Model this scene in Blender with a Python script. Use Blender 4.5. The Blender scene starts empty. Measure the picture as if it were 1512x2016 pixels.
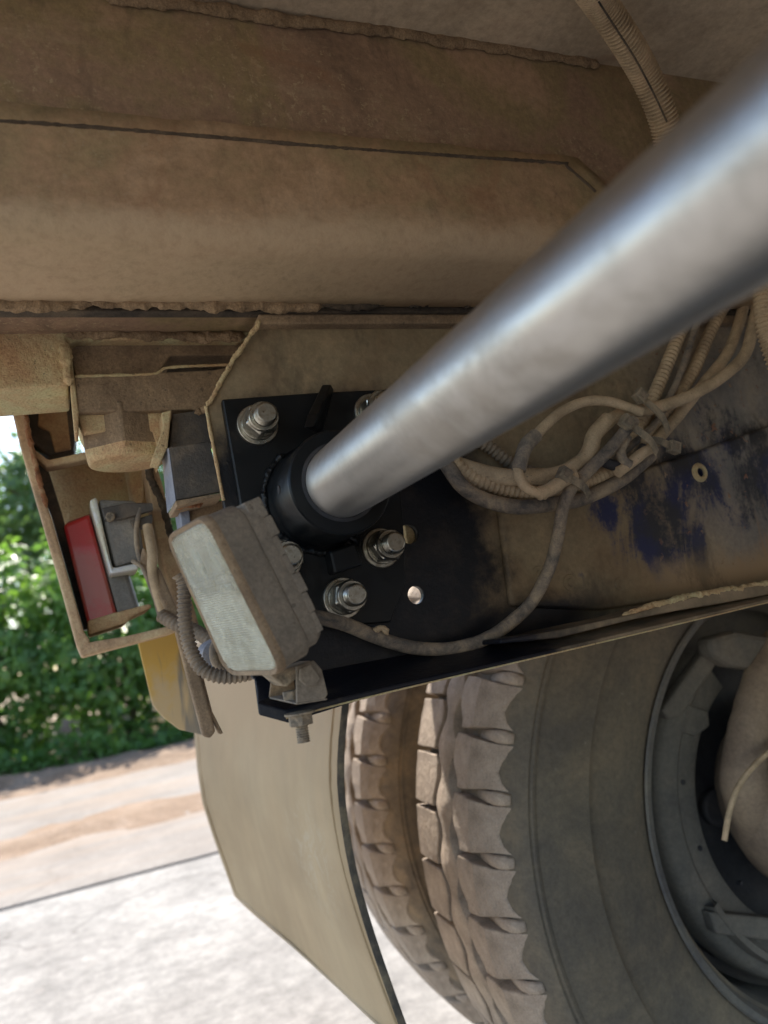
import bpy, bmesh, math, random
from mathutils import Vector, Matrix, noise
random.seed(7)
SC = bpy.context.scene
COL = SC.collection

# ------------------------------------------------------------------ camera, sky, sun, exposure
F_PX = 1514.0                       # focal length of the phone lens in photo pixels (1512 x 2016)
def _n(v):
    return v.normalized()
YC = _n(Vector((-596, -310, 1514)))           # truck's outward direction, in camera axes (right, up, forward)
_x = Vector((3648, 380, 1514)); XC = _n(_x - YC * _x.dot(YC))   # truck's forward direction
ZC = -XC.cross(YC)
EYE = Vector((0, 0, .85))
def ray(px, py):
    c = Vector(((px - 756) / F_PX, (1008 - py) / F_PX, 1))
    return Vector((c.dot(XC), c.dot(YC), c.dot(ZC)))
def at(px, py, Y):
    r = ray(px, py); return EYE + r * (Y / r.y)
def atX(px, py, X):
    r = ray(px, py); return EYE + r * (X / r.x)
right = Vector((XC.x, YC.x, ZC.x)); up = Vector((XC.y, YC.y, ZC.y)); fwd = Vector((XC.z, YC.z, ZC.z))
cam = bpy.data.cameras.new('camera'); camo = bpy.data.objects.new('camera', cam); COL.objects.link(camo)
m = Matrix((right, up, -fwd)).transposed().to_4x4(); m.translation = EYE
camo.matrix_world = m
cam.sensor_fit = 'VERTICAL'; cam.sensor_height = 36; cam.lens = 36 * F_PX / 2016
cam.clip_start = .01; cam.clip_end = 1000
cam.dof.use_dof = True; cam.dof.focus_distance = .58; cam.dof.aperture_fstop = 6.0
SC.camera = camo

SUN_DIR = Vector((.06, .80, 1.0)).normalized()      # towards the sun
w = bpy.data.worlds.new('World'); SC.world = w; w.use_nodes = True
wn = w.node_tree.nodes; wl = w.node_tree.links
sky = wn.new('ShaderNodeTexSky'); sky.sky_type = 'NISHITA'; sky.sun_disc = False
sky.sun_elevation = math.asin(SUN_DIR.z); sky.sun_rotation = math.atan2(SUN_DIR.x, SUN_DIR.y)
wl.new(sky.outputs[0], wn['Background'].inputs[0]); wn['Background'].inputs[1].default_value = .14
sl = bpy.data.lights.new('sun', 'SUN'); sl.energy = 4.2; sl.angle = math.radians(.5); sl.color = (1, .94, .85)
so = bpy.data.objects.new('sun', sl); COL.objects.link(so); so.location = (-3, -2, 6)
so.rotation_euler = SUN_DIR.to_track_quat('Z', 'Y').to_euler()
SC.view_settings.view_transform = 'Standard'; SC.view_settings.look = 'None'
SC.view_settings.exposure = 1.52; SC.view_settings.gamma = 1

# ------------------------------------------------------------------ materials
class NT:
    def __init__(s, name):
        s.m = bpy.data.materials.new(name); s.m.use_nodes = True
        s.t = s.m.node_tree; s.p = s.t.nodes['Principled BSDF']
        s.co = s.t.nodes.new('ShaderNodeTexCoord').outputs['Object']
    def nd(s, typ, **kw):
        n = s.t.nodes.new(typ)
        for k, v in kw.items(): setattr(n, k, v)
        return n
    def link(s, a, b): s.t.links.new(a, b)
    def put(s, sock, v):
        if hasattr(v, 'links') or hasattr(v, 'is_linked'): s.link(v, sock)
        else: sock.default_value = v
    def noise(s, scale, detail=5, rough=.6, co=None, stretch=None, dist=0):
        n = s.nd('ShaderNodeTexNoise'); n.inputs['Scale'].default_value = scale
        n.inputs['Detail'].default_value = detail; n.inputs['Roughness'].default_value = rough
        n.inputs['Distortion'].default_value = dist
        c = co or s.co
        if stretch:
            mp = s.nd('ShaderNodeMapping'); mp.inputs['Scale'].default_value = stretch
            s.link(c, mp.inputs[0]); c = mp.outputs[0]
        s.link(c, n.inputs['Vector']); return n.outputs['Fac']
    def rng(s, v, a, b, c=0, d=1, smooth=True):
        n = s.nd('ShaderNodeMapRange'); n.interpolation_type = 'SMOOTHSTEP' if smooth else 'LINEAR'
        s.put(n.inputs[0], v)
        for i, x in enumerate((a, b, c, d)): n.inputs[1 + i].default_value = x
        return n.outputs[0]
    def math(s, op, a, b=0.0, clamp=False):
        n = s.nd('ShaderNodeMath', operation=op, use_clamp=clamp)
        s.put(n.inputs[0], a); s.put(n.inputs[1], b); return n.outputs[0]
    def mix(s, f, a, b, mode='MIX'):
        n = s.nd('ShaderNodeMix', data_type='RGBA', blend_type=mode)
        s.put(n.inputs[0], f)
        for i, v in ((6, a), (7, b)):
            if isinstance(v, (tuple, list)): n.inputs[i].default_value = (*v[:3], 1)
            else: s.link(v, n.inputs[i])
        return n.outputs[2]
    def ramp(s, f, cols, a=.3, b=.7):
        n = s.nd('ShaderNodeValToRGB'); r = n.color_ramp
        while len(r.elements) < len(cols): r.elements.new(.5)
        for i, c in enumerate(cols):
            r.elements[i].position = a + (b - a) * i / max(1, len(cols) - 1); r.elements[i].color = (*c, 1)
        s.put(n.inputs[0], f); return n.outputs[0]
    def sep(s):
        n = s.nd('ShaderNodeSeparateXYZ'); s.link(s.co, n.inputs[0]); return n.outputs
    def blob(s, c, r0, r1):
        n = s.nd('ShaderNodeVectorMath', operation='DISTANCE'); s.link(s.co, n.inputs[0]); n.inputs[1].default_value = c
        return s.rng(n.outputs['Value'], r0, r1, 1, 0)
    def bump(s, h, strength=.3, dist=.002, prev=None):
        n = s.nd('ShaderNodeBump'); n.inputs['Strength'].default_value = strength; n.inputs['Distance'].default_value = dist
        s.link(h, n.inputs['Height'])
        if prev: s.link(prev, n.inputs['Normal'])
        return n.outputs[0]
    def out(s, col=None, rough=None, metal=None, normal=None, **kw):
        if col is not None:
            if isinstance(col, (tuple, list)): s.p.inputs['Base Color'].default_value = (*col, 1)
            else: s.link(col, s.p.inputs['Base Color'])
        if rough is not None: s.put(s.p.inputs['Roughness'], rough)
        if metal is not None: s.put(s.p.inputs['Metallic'], metal)
        if normal is not None: s.link(normal, s.p.inputs['Normal'])
        for k, v in kw.items(): s.put(s.p.inputs[k], v)
        return s.m

def dusty(name, cols, scale=14, rough=.85, metal=0.0, grain=.35, bump=.35, bdist=.0015, speck=None, spk=.62, dark=None, bend_light=None, sscale=34, streak=0):
    t = NT(name)
    big = t.noise(scale, 8, .68, dist=.4)
    sat = lambda q: tuple(min(.62, max(.004, 1.55 * (l + (v - l) * 1.14))) for v in q for l in [.3 * q[0] + .6 * q[1] + .1 * q[2]])
    c = t.ramp(big, [sat(q) for q in cols], .36, .64)
    fine = t.noise(scale * 22, 6, .78)
    c = t.mix(min(1, grain * 1.2), c, t.ramp(fine, [(.2, .2, .2), (.66, .66, .66)], .33, .67), 'OVERLAY')
    if speck:
        mk = t.math('MULTIPLY', t.rng(t.noise(scale * sscale, 4, .7), spk - .06, spk + .04), t.rng(t.noise(scale * .8, 5, .6), .44, .60))
        c = t.mix(t.math('MULTIPLY', mk, .8), c, speck)
    if streak:                        # wash marks and scuffs drawn out along the truck
        s1 = t.rng(t.noise(26, 7, .72, stretch=(.22, 1, 1), dist=.6), .54, .68); s2 = t.rng(t.noise(21, 7, .74, stretch=(.9, 1, .3), dist=.8), .55, .70)
        c = t.mix(t.math('MULTIPLY', s1, streak), c, (.40, .29, .18)); c = t.mix(t.math('MULTIPLY', s2, streak), c, (.075, .052, .034))
        rp = t.rng(t.noise(8, 6, .68, dist=.9), .57, .68); c = t.mix(t.math('MULTIPLY', rp, .42), c, (.27, .125, .06))
    if bend_light:                       # ground light painted on the bend as dusty tan: (z below, z above, colour)
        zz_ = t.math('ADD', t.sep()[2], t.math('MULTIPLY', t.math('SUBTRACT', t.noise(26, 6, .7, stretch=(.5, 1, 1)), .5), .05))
        dm = t.math('MULTIPLY', t.rng(zz_, bend_light[0], bend_light[1], 1, 0), t.rng(fine, .25, .6, .55, 1))
        c = t.mix(t.math('MULTIPLY', dm, .85), c, bend_light[2])
    if dark:
        mk = t.rng(t.noise(scale * 11, 2, .5), .68, .73)
        c = t.mix(t.math('MULTIPLY', mk, .6), c, dark)
    nb = t.bump(t.noise(scale * 35, 5, .7), bump, bdist)
    nb = t.bump(t.noise(scale * 5, 6, .65), bump, bdist * 3, nb)
    return t.out(c, rough, metal, nb)

DUST = (.36, .265, .175)
M = {}
M['sill'] = dusty('sill_dust', [(.14, .092, .062), (.20, .132, .088), (.18, .134, .074), (.255, .17, .11)], 7, .75, speck=(.44, .33, .19), bump=.3, streak=.35)
M['repair'] = dusty('repair_plate_dust', [(.165, .12, .072), (.205, .152, .086), (.25, .165, .10), (.32, .22, .14)], 6, .75, speck=(.42, .34, .22), bump=.28, streak=.32, bend_light=(1.112, 1.130, (.50, .36, .22)))
M['floor'] = dusty('floor_dust', [(.26, .20, .14), (.31, .245, .175), (.355, .28, .20)], 6, .8, bump=.2, streak=.2)
M['crust'] = dusty('caked_mud', [(.19, .13, .08), (.28, .195, .12), (.35, .25, .16)], 40, .95, bump=.8, bdist=.002, grain=.6)
M['gap'] = dusty('dark_gap_dust', [(.025, .02, .015), (.055, .042, .03), (.10, .075, .05)], 25, .95, bump=.6)
M['tan'] = dusty('tan_dust', [(.36, .24, .14), (.45, .31, .185), (.52, .365, .225)], 22, .95, bump=.7, bdist=.0018, grain=.5, dark=(.12, .08, .05))
M['brown'] = dusty('brown_dust', [(.13, .092, .06), (.18, .13, .085), (.25, .18, .115)], 20, .9, bump=.45, grain=.5, dark=(.05, .04, .03))
M['darkbox'] = dusty('dark_paint_dusty', [(.03, .028, .027), (.05, .044, .038), (.10, .08, .06)], 18, .6, bump=.3)
M['greyedge'] = dusty('grey_blue_paint', [(.13, .14, .17), (.18, .19, .22), (.22, .20, .18)], 30, .5)
M['weld_shadow'] = dusty('weld_shadow_line', [(.055, .04, .028), (.08, .058, .04), (.115, .085, .058)], 60, .95, bump=.6)
M['rust'] = dusty('rust', [(.12, .05, .025), (.22, .10, .05), (.30, .19, .11)], 60, .9, bump=.7)
M['frame'] = dusty('lamp_frame_dust', [(.22, .15, .095), (.33, .23, .145), (.44, .315, .20)], 18, .9, bump=.5)
M['lamp_body'] = dusty('lamp_housing_dust', [(.11, .092, .072), (.14, .118, .093), (.175, .145, .112)], 16, .85, bump=.25, grain=.45, dark=(.05, .04, .03))
M['cable'] = dusty('cable_dust', [(.24, .18, .118), (.32, .245, .162), (.40, .30, .20)], 40, .85, bump=.3, dark=(.10, .08, .06))
M['cable_dark'] = dusty('dark_cable_dust', [(.06, .055, .05), (.16, .13, .10), (.27, .215, .15)], 45, .8, bump=.4)
M['conduit'] = dusty('conduit_dust', [(.24, .18, .12), (.33, .25, .165), (.41, .31, .205)], 30, .85, bump=.3)
M['conduit_dark'] = dusty('conduit_dark_dust', [(.09, .075, .058), (.14, .11, .08), (.2, .155, .11)], 30, .8, bump=.3)
M['tie'] = dusty('tie_dust', [(.07, .06, .048), (.17, .14, .10), (.28, .22, .15)], 60, .8, bump=.4)
M['tyre'] = dusty('tyre_side', [(.062, .054, .044), (.088, .074, .055), (.125, .10, .07)], 8, .85, bump=.3, grain=.32, speck=(.26, .24, .21), spk=.72, sscale=11)
M['tread'] = dusty('tread_dust', [(.175, .142, .112), (.23, .187, .15), (.29, .238, .19)], 26, .92, bump=.55, grain=.45)
M['groove'] = dusty('groove_dust', [(.085, .07, .055), (.135, .107, .08), (.19, .145, .10)], 26, .95, bump=.5)
M['rim'] = dusty('rim_dust', [(.055, .052, .05), (.075, .07, .062), (.10, .09, .072)], 10, .7, bump=.2)
M['brake'] = dusty('brake_dust', [(.06, .056, .05), (.085, .078, .066), (.11, .096, .078)], 9, .8, bump=.2)
M['axle'] = dusty('axle_dust', [(.12, .09, .068), (.17, .13, .095), (.22, .17, .12)], 9, .8, bump=.25)
M['nearblack'] = dusty('black_parts_and_hole_shade', [(.012, .012, .014), (.022, .021, .022), (.035, .03, .028)], 12, .7)  # dark parts, and painted shade inside holes and hub

def make_black():
    t = NT('fresh_black_paint')
    n = t.noise(60, 5, .6)
    mk = t.rng(t.noise(26, 6, .7), .60, .74)
    c = t.mix(t.math('MULTIPLY', mk, .35), (.007, .008, .009), (.06, .047, .035))
    return t.out(c, t.rng(n, .3, .7, .28, .48), 0, t.bump(t.noise(160, 3, .5), .12, .0008), **{'Specular IOR Level': .28})
M['black'] = make_black()

def make_steel():
    t = NT('brushed_tube_steel')
    sc = t.noise(260, 3, .6, stretch=(1, .06, 1))
    bl = t.noise(16, 7, .7)
    c = t.mix(t.rng(bl, .42, .7), (.52, .505, .48), (.37, .35, .32))
    r = t.math('ADD', t.rng(bl, .3, .7, .38, .52), t.math('MULTIPLY', sc, .07))
    n = t.bump(t.noise(420, 4, .6), .06, .0005)
    n = t.bump(t.noise(30, 4, .6), .05, .002, n)
    smear = t.rng(t.noise(11, 6, .7, stretch=(1, .5, 1), dist=.8), .50, .66)
    c = t.mix(t.math('MULTIPLY', smear, .5), c, (.36, .32, .27))
    tg = t.nd('ShaderNodeTangent', direction_type='RADIAL', axis='Y')
    t.link(tg.outputs[0], t.p.inputs['Tangent'])
    return t.out(c, t.math('ADD', r, t.math('MULTIPLY', smear, .10)), 1.0, n, Anisotropic=.62, **{'Anisotropic Rotation': .25})
M['steel'] = make_steel()
def make_zinc():
    t = NT('zinc_bolt')
    bl = t.noise(180, 4, .6)
    c = t.mix(t.rng(bl, .4, .7), (.46, .44, .38), (.28, .245, .19))
    return t.out(c, t.rng(bl, .3, .7, .25, .5), 1.0, t.bump(t.noise(700, 2), .1, .0003))
M['zinc'] = make_zinc()
M['bolt_dusty'] = dusty('dusty_bolt', [(.10, .085, .065), (.20, .16, .115), (.30, .24, .17)], 120, .7, bump=.5)

def make_web():                       # rail web: dust over old blue paint, sprayed black round the bracket
    t = NT('rail_web_paint')
    x, y, z = t.sep()
    n1 = t.noise(9, 7, .65); n2 = t.noise(34, 6, .7); n3 = t.noise(190, 5, .7)
    dust = t.ramp(n1, [(.165, .115, .064), (.23, .162, .094), (.275, .21, .125), (.40, .285, .165)], .3, .7)
    grey = t.mix(t.rng(x, .46, .60), dust, t.ramp(n1, [(.20, .185, .165), (.29, .25, .20), (.42, .33, .22)], .35, .65))
    grey = t.mix(.4, grey, t.ramp(n3, [(.25, .25, .25), (.62, .62, .62)]), 'OVERLAY')
    # paint showing through the dust, worn in streaks
    st = t.noise(15, 7, .72, stretch=(1.25, 1, .6), dist=1.2)
    bl = None
    for c, r in (((.485, .55, .893), .05), ((.505, .55, .915), .05), ((.447, .55, .912), .026), ((.60, .55, .968), .05), ((.475, .55, .948), .035), ((.655, .55, .94), .035), ((.555, .55, .945), .055), ((.53, .55, .875), .03), ((.62, .55, .925), .05), ((.68, .55, .90), .05)):
        b = t.blob(c, 0, r * 1.6); bl = b if bl is None else t.math('MAXIMUM', bl, b)
    f1 = t.math('ADD', bl, t.math('MULTIPLY', t.math('SUBTRACT', st, .5), 2.6))
    f1 = t.math('ADD', f1, t.math('MULTIPLY', t.math('SUBTRACT', n3, .5), 1.1))
    mk = t.rng(f1, .30, .95)
    zl = t.math('ADD', t.math('MULTIPLY', t.math('SUBTRACT', x, .49), .175), .947)
    band = t.rng(t.math('ABSOLUTE', t.math('SUBTRACT', z, zl)), .004, .030, 1, 0)
    band = t.math('MULTIPLY', t.math('MULTIPLY', band, t.rng(x, .43, .53)), t.rng(st, .36, .56))
    paint = t.mix(t.rng(t.noise(13, 4, .6), .42, .58), (.008, .016, .072), (.018, .021, .030))
    paint = t.mix(band, paint, (.016, .016, .019))
    mk = t.math('MAXIMUM', mk, band)
    c = t.mix(t.math('MULTIPLY', mk, .95), grey, paint)
    # rust blisters, chips and runs
    chips = t.math('MULTIPLY', t.rng(t.noise(105, 3, .6, dist=.4), .64, .68), t.rng(x, .46, .53))
    c = t.mix(t.math('MULTIPLY', chips, .85), c, t.mix(t.rng(n2, .4, .6), (.36, .24, .15), (.24, .11, .06)))
    run = t.math('MULTIPLY', t.rng(t.noise(22, 6, .7, stretch=(1.6, 1, .35), dist=.6), .52, .68), t.math('MULTIPLY', t.rng(x, .52, .60), t.rng(z, .93, .83)))
    c = t.mix(t.math('MULTIPLY', run, .8), c, (.36, .21, .105))
    lowd = t.math('MULTIPLY', t.rng(t.math('ADD', z, t.math('MULTIPLY', t.math('SUBTRACT', n2, .5), .05)), .872, .842), t.rng(x, .44, .52))
    c = t.mix(lowd, c, (.36, .255, .15))
    stain = t.rng(t.noise(17, 7, .7, stretch=(1, 1, .5)), .52, .66)
    c = t.mix(t.math('MULTIPLY', stain, .45), c, (.055, .045, .034))
    # black overspray
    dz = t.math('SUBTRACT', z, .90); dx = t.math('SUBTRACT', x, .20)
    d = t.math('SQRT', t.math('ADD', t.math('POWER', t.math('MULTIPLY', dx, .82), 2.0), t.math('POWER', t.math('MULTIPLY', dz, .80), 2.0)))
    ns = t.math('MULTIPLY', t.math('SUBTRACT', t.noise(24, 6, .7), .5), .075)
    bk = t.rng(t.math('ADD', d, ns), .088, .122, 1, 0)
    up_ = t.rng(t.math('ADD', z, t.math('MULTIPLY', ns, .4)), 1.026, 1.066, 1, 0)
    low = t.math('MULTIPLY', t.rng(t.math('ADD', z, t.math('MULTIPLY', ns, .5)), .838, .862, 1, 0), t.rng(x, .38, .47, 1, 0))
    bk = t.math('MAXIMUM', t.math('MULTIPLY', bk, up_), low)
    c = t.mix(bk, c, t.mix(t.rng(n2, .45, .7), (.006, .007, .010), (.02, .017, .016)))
    rough = t.mix(t.math('MAXIMUM', bk, mk), (.9, .9, .9), (.42, .42, .42))
    nb = t.bump(t.noise(320, 5, .7), .3, .0015); nb = t.bump(n2, .25, .004, nb); nb = t.bump(chips, .6, .0015, nb); nb = t.bump(mk, -.5, .0006, nb)
    return t.out(c, rough, 0, nb, **{'Specular IOR Level': .3})
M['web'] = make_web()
def make_flange():
    t = NT('rail_flange_paint')
    x, y, z = t.sep()
    n2 = t.noise(40, 6, .7)
    d = t.rng(t.math('ADD', x, t.math('MULTIPLY', t.math('SUBTRACT', n2, .5), .16)), .30, .40)
    dust = t.ramp(t.noise(22, 7, .7), [(.12, .095, .065), (.24, .185, .12), (.38, .28, .18)], .3, .7)
    c = t.mix(d, t.mix(t.rng(n2, .56, .72), (.008, .009, .014), (.05, .042, .033)), dust)
    return t.out(c, t.rng(d, 0, 1, .4, .9), 0, t.bump(t.noise(260, 5, .7), .35, .0015), **{'Specular IOR Level': .3})
M['flange'] = make_flange()

def make_flap():
    t = NT('mudflap_rubber')
    n = t.noise(5, 6, .6); st = t.noise(18, 5, .6, stretch=(1, 1, .18))
    c = t.ramp(n, [(.31, .215, .112), (.37, .262, .140), (.415, .303, .168)], .35, .65)
    c = t.mix(.3, c, t.ramp(st, [(.3, .3, .3), (.6, .6, .6)]), 'OVERLAY')
    x_, y_, z_ = t.sep()
    top = t.rng(t.math('ADD', z_, t.math('MULTIPLY', t.math('SUBTRACT', t.noise(14, 6, .7, stretch=(1, 1, .4)), .5), .22)), .64, .80)
    c = t.mix(t.math('MULTIPLY', top, .85), c, (.40, .265, .14))
    c = t.mix(t.math('MULTIPLY', t.rng(t.noise(9, 7, .7, stretch=(1, 1, .45), dist=1), .5, .72), .25), c, (.235, .18, .11))
    p = at(605, 1690, .87)
    mk = t.math('MULTIPLY', t.blob(p, .01, .10), t.rng(t.noise(30, 7, .66, dist=3.2), .5, .60))
    c = t.mix(t.math('MULTIPLY', mk, .42), c, (.44, .37, .26))
    sp = t.rng(t.noise(120, 2), .7, .74)
    c = t.mix(t.math('MULTIPLY', sp, .3), c, (.4, .34, .25))
    return t.out(c, .62, 0, t.bump(t.noise(90, 5, .6), .12, .002))
M['flap'] = make_flap()
M['flap_edge'] = dusty('mudflap_cut_edge', [(.03, .028, .025), (.06, .052, .042), (.12, .10, .07)], 30, .8)

def make_lens():
    t = NT('ribbed_lens')
    n = t.noise(45, 6, .65); x, y, z = t.sep()
    dustc = t.mix(t.rng(n, .35, .7), (.66, .63, .50), (.50, .46, .34))
    t.out((.96, .96, .92), .08, 0, **{'Transmission Weight': 1.0, 'IOR': 1.12})
    df = t.nd('ShaderNodeBsdfDiffuse'); t.link(dustc, df.inputs[0])
    k = t.rng(t.math('ADD', z, t.math('MULTIPLY', n, .03)), .888, .905, .52, .30)
    k = t.math('ADD', k, t.rng(t.noise(160, 4, .7), .45, .75, 0, .25))
    ms = t.nd('ShaderNodeMixShader'); t.link(k, ms.inputs[0]); t.link(t.p.outputs[0], ms.inputs[1]); t.link(df.outputs[0], ms.inputs[2])
    t.link(ms.outputs[0], t.t.nodes['Material Output'].inputs[0])
    return t.m
M['lens'] = make_lens()
M['reflector'] = NT('lamp_reflector').out((.78, .77, .68), .35, .35)
M['lens_clear'] = NT('lamp_tube_glass').out((.75, .80, .70), .25, 0)
t_ = NT('red_lens'); M['red'] = t_.out(t_.mix(t_.math('ADD', t_.rng(t_.noise(26, 6, .65), .38, .62, 0, .5), t_.rng(t_.sep()[0], .022, .04, 0, .5)), (.40, .014, .016), (.30, .13, .09)), .4, 0, **{'Coat Weight': .15})
M['white_plastic'] = dusty('lamp_white_plastic', [(.36, .32, .25), (.48, .42, .33), (.55, .5, .42)], 20, .5)
M['grey_plastic'] = dusty('lamp_grey_plastic', [(.10, .098, .09), (.14, .13, .115), (.18, .16, .13)], 18, .65)
def make_yellow():
    t = NT('faded_yellow_plate')
    x, y, z = t.sep()
    n = t.noise(16, 6, .65)
    c = t.mix(t.rng(t.math('ADD', n, t.rng(z, .79, .87, .16, -.14, False)), .40, .60), (.60, .37, .08), (.55, .40, .21))
    st = t.noise(34, 4, .6, stretch=(1, 1.2, .12), dist=.5)
    c = t.mix(t.math('MULTIPLY', t.math('MULTIPLY', t.rng(st, .47, .56), .75), t.rng(z, .845, .862, 1, 0)), c, (.15, .155, .15))
    return t.out(c, .6, 0, t.bump(n, .1, .002))
M['yellow'] = make_yellow()

def make_leaf(name, a, b, c3):
    t = NT(name)
    c = t.ramp(t.noise(2.2, 4, .7), [a, b, c3], .34, .66)
    c = t.mix(.5, c, t.ramp(t.noise(30, 2), [(.3, .3, .3), (.66, .66, .66)]), 'OVERLAY')
    t.out(c, .36, 0)
    tr = t.nd('ShaderNodeBsdfTranslucent'); t.link(t.mix(1, c, (1.6, 1.7, .7), 'MULTIPLY'), tr.inputs[0])
    ms = t.nd('ShaderNodeMixShader'); ms.inputs[0].default_value = .48
    t.link(t.p.outputs[0], ms.inputs[1]); t.link(tr.outputs[0], ms.inputs[2])
    t.link(ms.outputs[0], t.t.nodes['Material Output'].inputs[0])
    return t.m
M['leaf'] = make_leaf('hedge_leaf', (.075, .15, .04), (.115, .215, .06), (.19, .30, .085))
M['leaf_far'] = make_leaf('tree_leaf', (.08, .14, .07), (.12, .20, .095), (.17, .26, .13))
M['bark'] = dusty('bark', [(.07, .055, .04), (.11, .085, .06), (.15, .12, .09)], 12, .95, bump=.8, bdist=.02)

def make_road(name, soil):
    t = NT(name)
    x, y, z = t.sep()
    c = t.ramp(t.noise(1.1, 8, .62), [(.17, .156, .14), (.225, .21, .19), (.28, .265, .243)], .35, .65)
    c = t.mix(.45, c, t.ramp(t.noise(28, 6, .8), [(.2, .2, .2), (.7, .7, .7)], .35, .65), 'OVERLAY')
    vo = t.nd('ShaderNodeTexVoronoi', feature='DISTANCE_TO_EDGE'); vo.inputs['Scale'].default_value = .55
    wp = t.nd('ShaderNodeVectorMath', operation='ADD'); wn_ = t.nd('ShaderNodeTexNoise'); wn_.inputs['Scale'].default_value = 2.2; wn_.inputs['Detail'].default_value = 6; t.link(t.co, wn_.inputs['Vector']); t.link(t.co, wp.inputs[0]); t.link(wn_.outputs['Color'], wp.inputs[1]); t.link(wp.outputs[0], vo.inputs['Vector'])
    c = t.mix(t.math('MULTIPLY', t.rng(vo.outputs['Distance'], 0, .012, 1, 0), .55), c, (.09, .08, .07))
    c = t.mix(.55, c, t.ramp(t.noise(5, 8, .75), [(.24, .24, .24), (.68, .68, .68)], .35, .65), 'OVERLAY')
    pits = t.rng(t.noise(13, 3, .55), .66, .71)
    c = t.mix(t.math('MULTIPLY', pits, .6), c, (.2, .18, .16))
    if soil:
        s = t.noise(1.3, 7, .68, stretch=(.28, 1.4, 1), dist=.5)
        c = t.mix(t.math('MULTIPLY', t.rng(s, .48, .64), .7), c, t.ramp(t.noise(9, 6, .7), [(.27, .18, .115), (.33, .245, .17)]))
        c = t.mix(.3, c, (.25, .195, .15))
        c = t.mix(.28, c, (.08, .07, .06))
    return t.out(c, .92, 0, t.bump(t.noise(70, 6, .75), .5, .004))
M['road'] = make_road('concrete_road', False)
M['road_far'] = make_road('soiled_concrete_road', True)
M['soil'] = dusty('orange_soil', [(.115, .078, .052), (.145, .102, .07), (.175, .13, .095)], 3, .95, bump=.7, bdist=.01, grain=.5)
M['earth'] = dusty('earth', [(.16, .12, .085), (.22, .17, .12), (.28, .21, .15)], 1.2, .95, bump=.6, bdist=.02)
M['joint'] = NT('joint_dirt').out((.07, .06, .05), .95)

# ------------------------------------------------------------------ mesh helpers
def thing(name, label, cat, loc=(0, 0, 0), group=None):
    o = bpy.data.objects.new(name, None); COL.objects.link(o); o.location = loc
    o.empty_display_size = .05
    tag(o, label, cat, group); return o
def tag(o, label=None, cat=None, group=None, kind=None):
    if label: o['label'] = label
    if cat: o['category'] = cat
    if group: o['group'] = group
    if kind: o['kind'] = kind
    return o
def origin_of(o):
    p = Vector((0, 0, 0))
    while o: p += Vector(o.location) + (o.matrix_parent_inverse.translation if o.parent else Vector()); o = o.parent
    return p
def adopt(o, parent):
    o.parent = parent; o.matrix_parent_inverse = Matrix.Translation(-origin_of(parent))
def mesh(name, V, Fc, mat, parent=None, smooth=None, bevel=0, seg=2):
    me = bpy.data.meshes.new(name); me.from_pydata([tuple(v) for v in V], [], Fc)
    bm = bmesh.new(); bm.from_mesh(me)
    bmesh.ops.remove_doubles(bm, verts=bm.verts, dist=1e-6)
    bmesh.ops.recalc_face_normals(bm, faces=bm.faces)
    if smooth is not None:
        a = math.radians(smooth)
        for f in bm.faces: f.smooth = True
        for e in bm.edges:
            if len(e.link_faces) == 2 and e.calc_face_angle(0) > a: e.smooth = False
    bm.to_mesh(me); bm.free()
    for mm in (mat if isinstance(mat, (list, tuple)) else [mat]): me.materials.append(M[mm] if isinstance(mm, str) else mm)
    o = bpy.data.objects.new(name, me); COL.objects.link(o)
    if parent: adopt(o, parent)
    if bevel:
        b = o.modifiers.new('edge', 'BEVEL'); b.width = bevel; b.segments = seg; b.limit_method = 'ANGLE'; b.angle_limit = math.radians(30)
    return o
def prism(name, P, off, mat, parent=None, bevel=.001, smooth=None):
    P = [Vector(p) for p in P]; off = Vector(off); n = len(P)
    V = P + [p + off for p in P]
    Fc = [list(range(n)), list(range(2 * n - 1, n - 1, -1))] + [[i, (i + 1) % n, n + (i + 1) % n, n + i] for i in range(n)]
    return mesh(name, V, Fc, mat, parent, smooth, bevel)
def slab(name, px, Y, depth, mat, parent=None, bevel=.001):
    return prism(name, [at(x, y, Y) for x, y in px], (0, depth, 0), mat, parent, bevel)
def hexa(name, P8, mat, parent=None, bevel=.001):
    Fc = [(0, 1, 2, 3), (7, 6, 5, 4), (0, 4, 5, 1), (1, 5, 6, 2), (2, 6, 7, 3), (3, 7, 4, 0)]
    return mesh(name, P8, Fc, mat, parent, None, bevel)
def box(name, x0, x1, y0, y1, z0, z1, mat, parent=None, bevel=.001):
    return hexa(name, [(x0, y0, z0), (x1, y0, z0), (x1, y1, z0), (x0, y1, z0), (x0, y0, z1), (x1, y0, z1), (x1, y1, z1), (x0, y1, z1)], mat, parent, bevel)
def spline(P, step):
    P = [Vector(p) for p in P]
    P = [P[0] * 2 - P[1]] + P + [P[-1] * 2 - P[-2]]
    d = []
    for i in range(1, len(P) - 2):
        a, b, c, e = P[i - 1:i + 3]
        for k in range(24):
            t = k / 24
            d.append(.5 * ((2 * b) + (c - a) * t + (2 * a - 5 * b + 4 * c - e) * t * t + (3 * b - a - 3 * c + e) * t ** 3))
    d.append(P[-2])
    L = [0]
    for i in range(1, len(d)): L.append(L[-1] + (d[i] - d[i - 1]).length)
    n = max(2, int(L[-1] / step) + 1); out = []; j = 0
    for k in range(n):
        s = L[-1] * k / (n - 1)
        while j < len(L) - 2 and L[j + 1] < s: j += 1
        f = (s - L[j]) / max(1e-9, L[j + 1] - L[j]); out.append(d[j].lerp(d[j + 1], min(1, max(0, f))))
    return out
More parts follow.
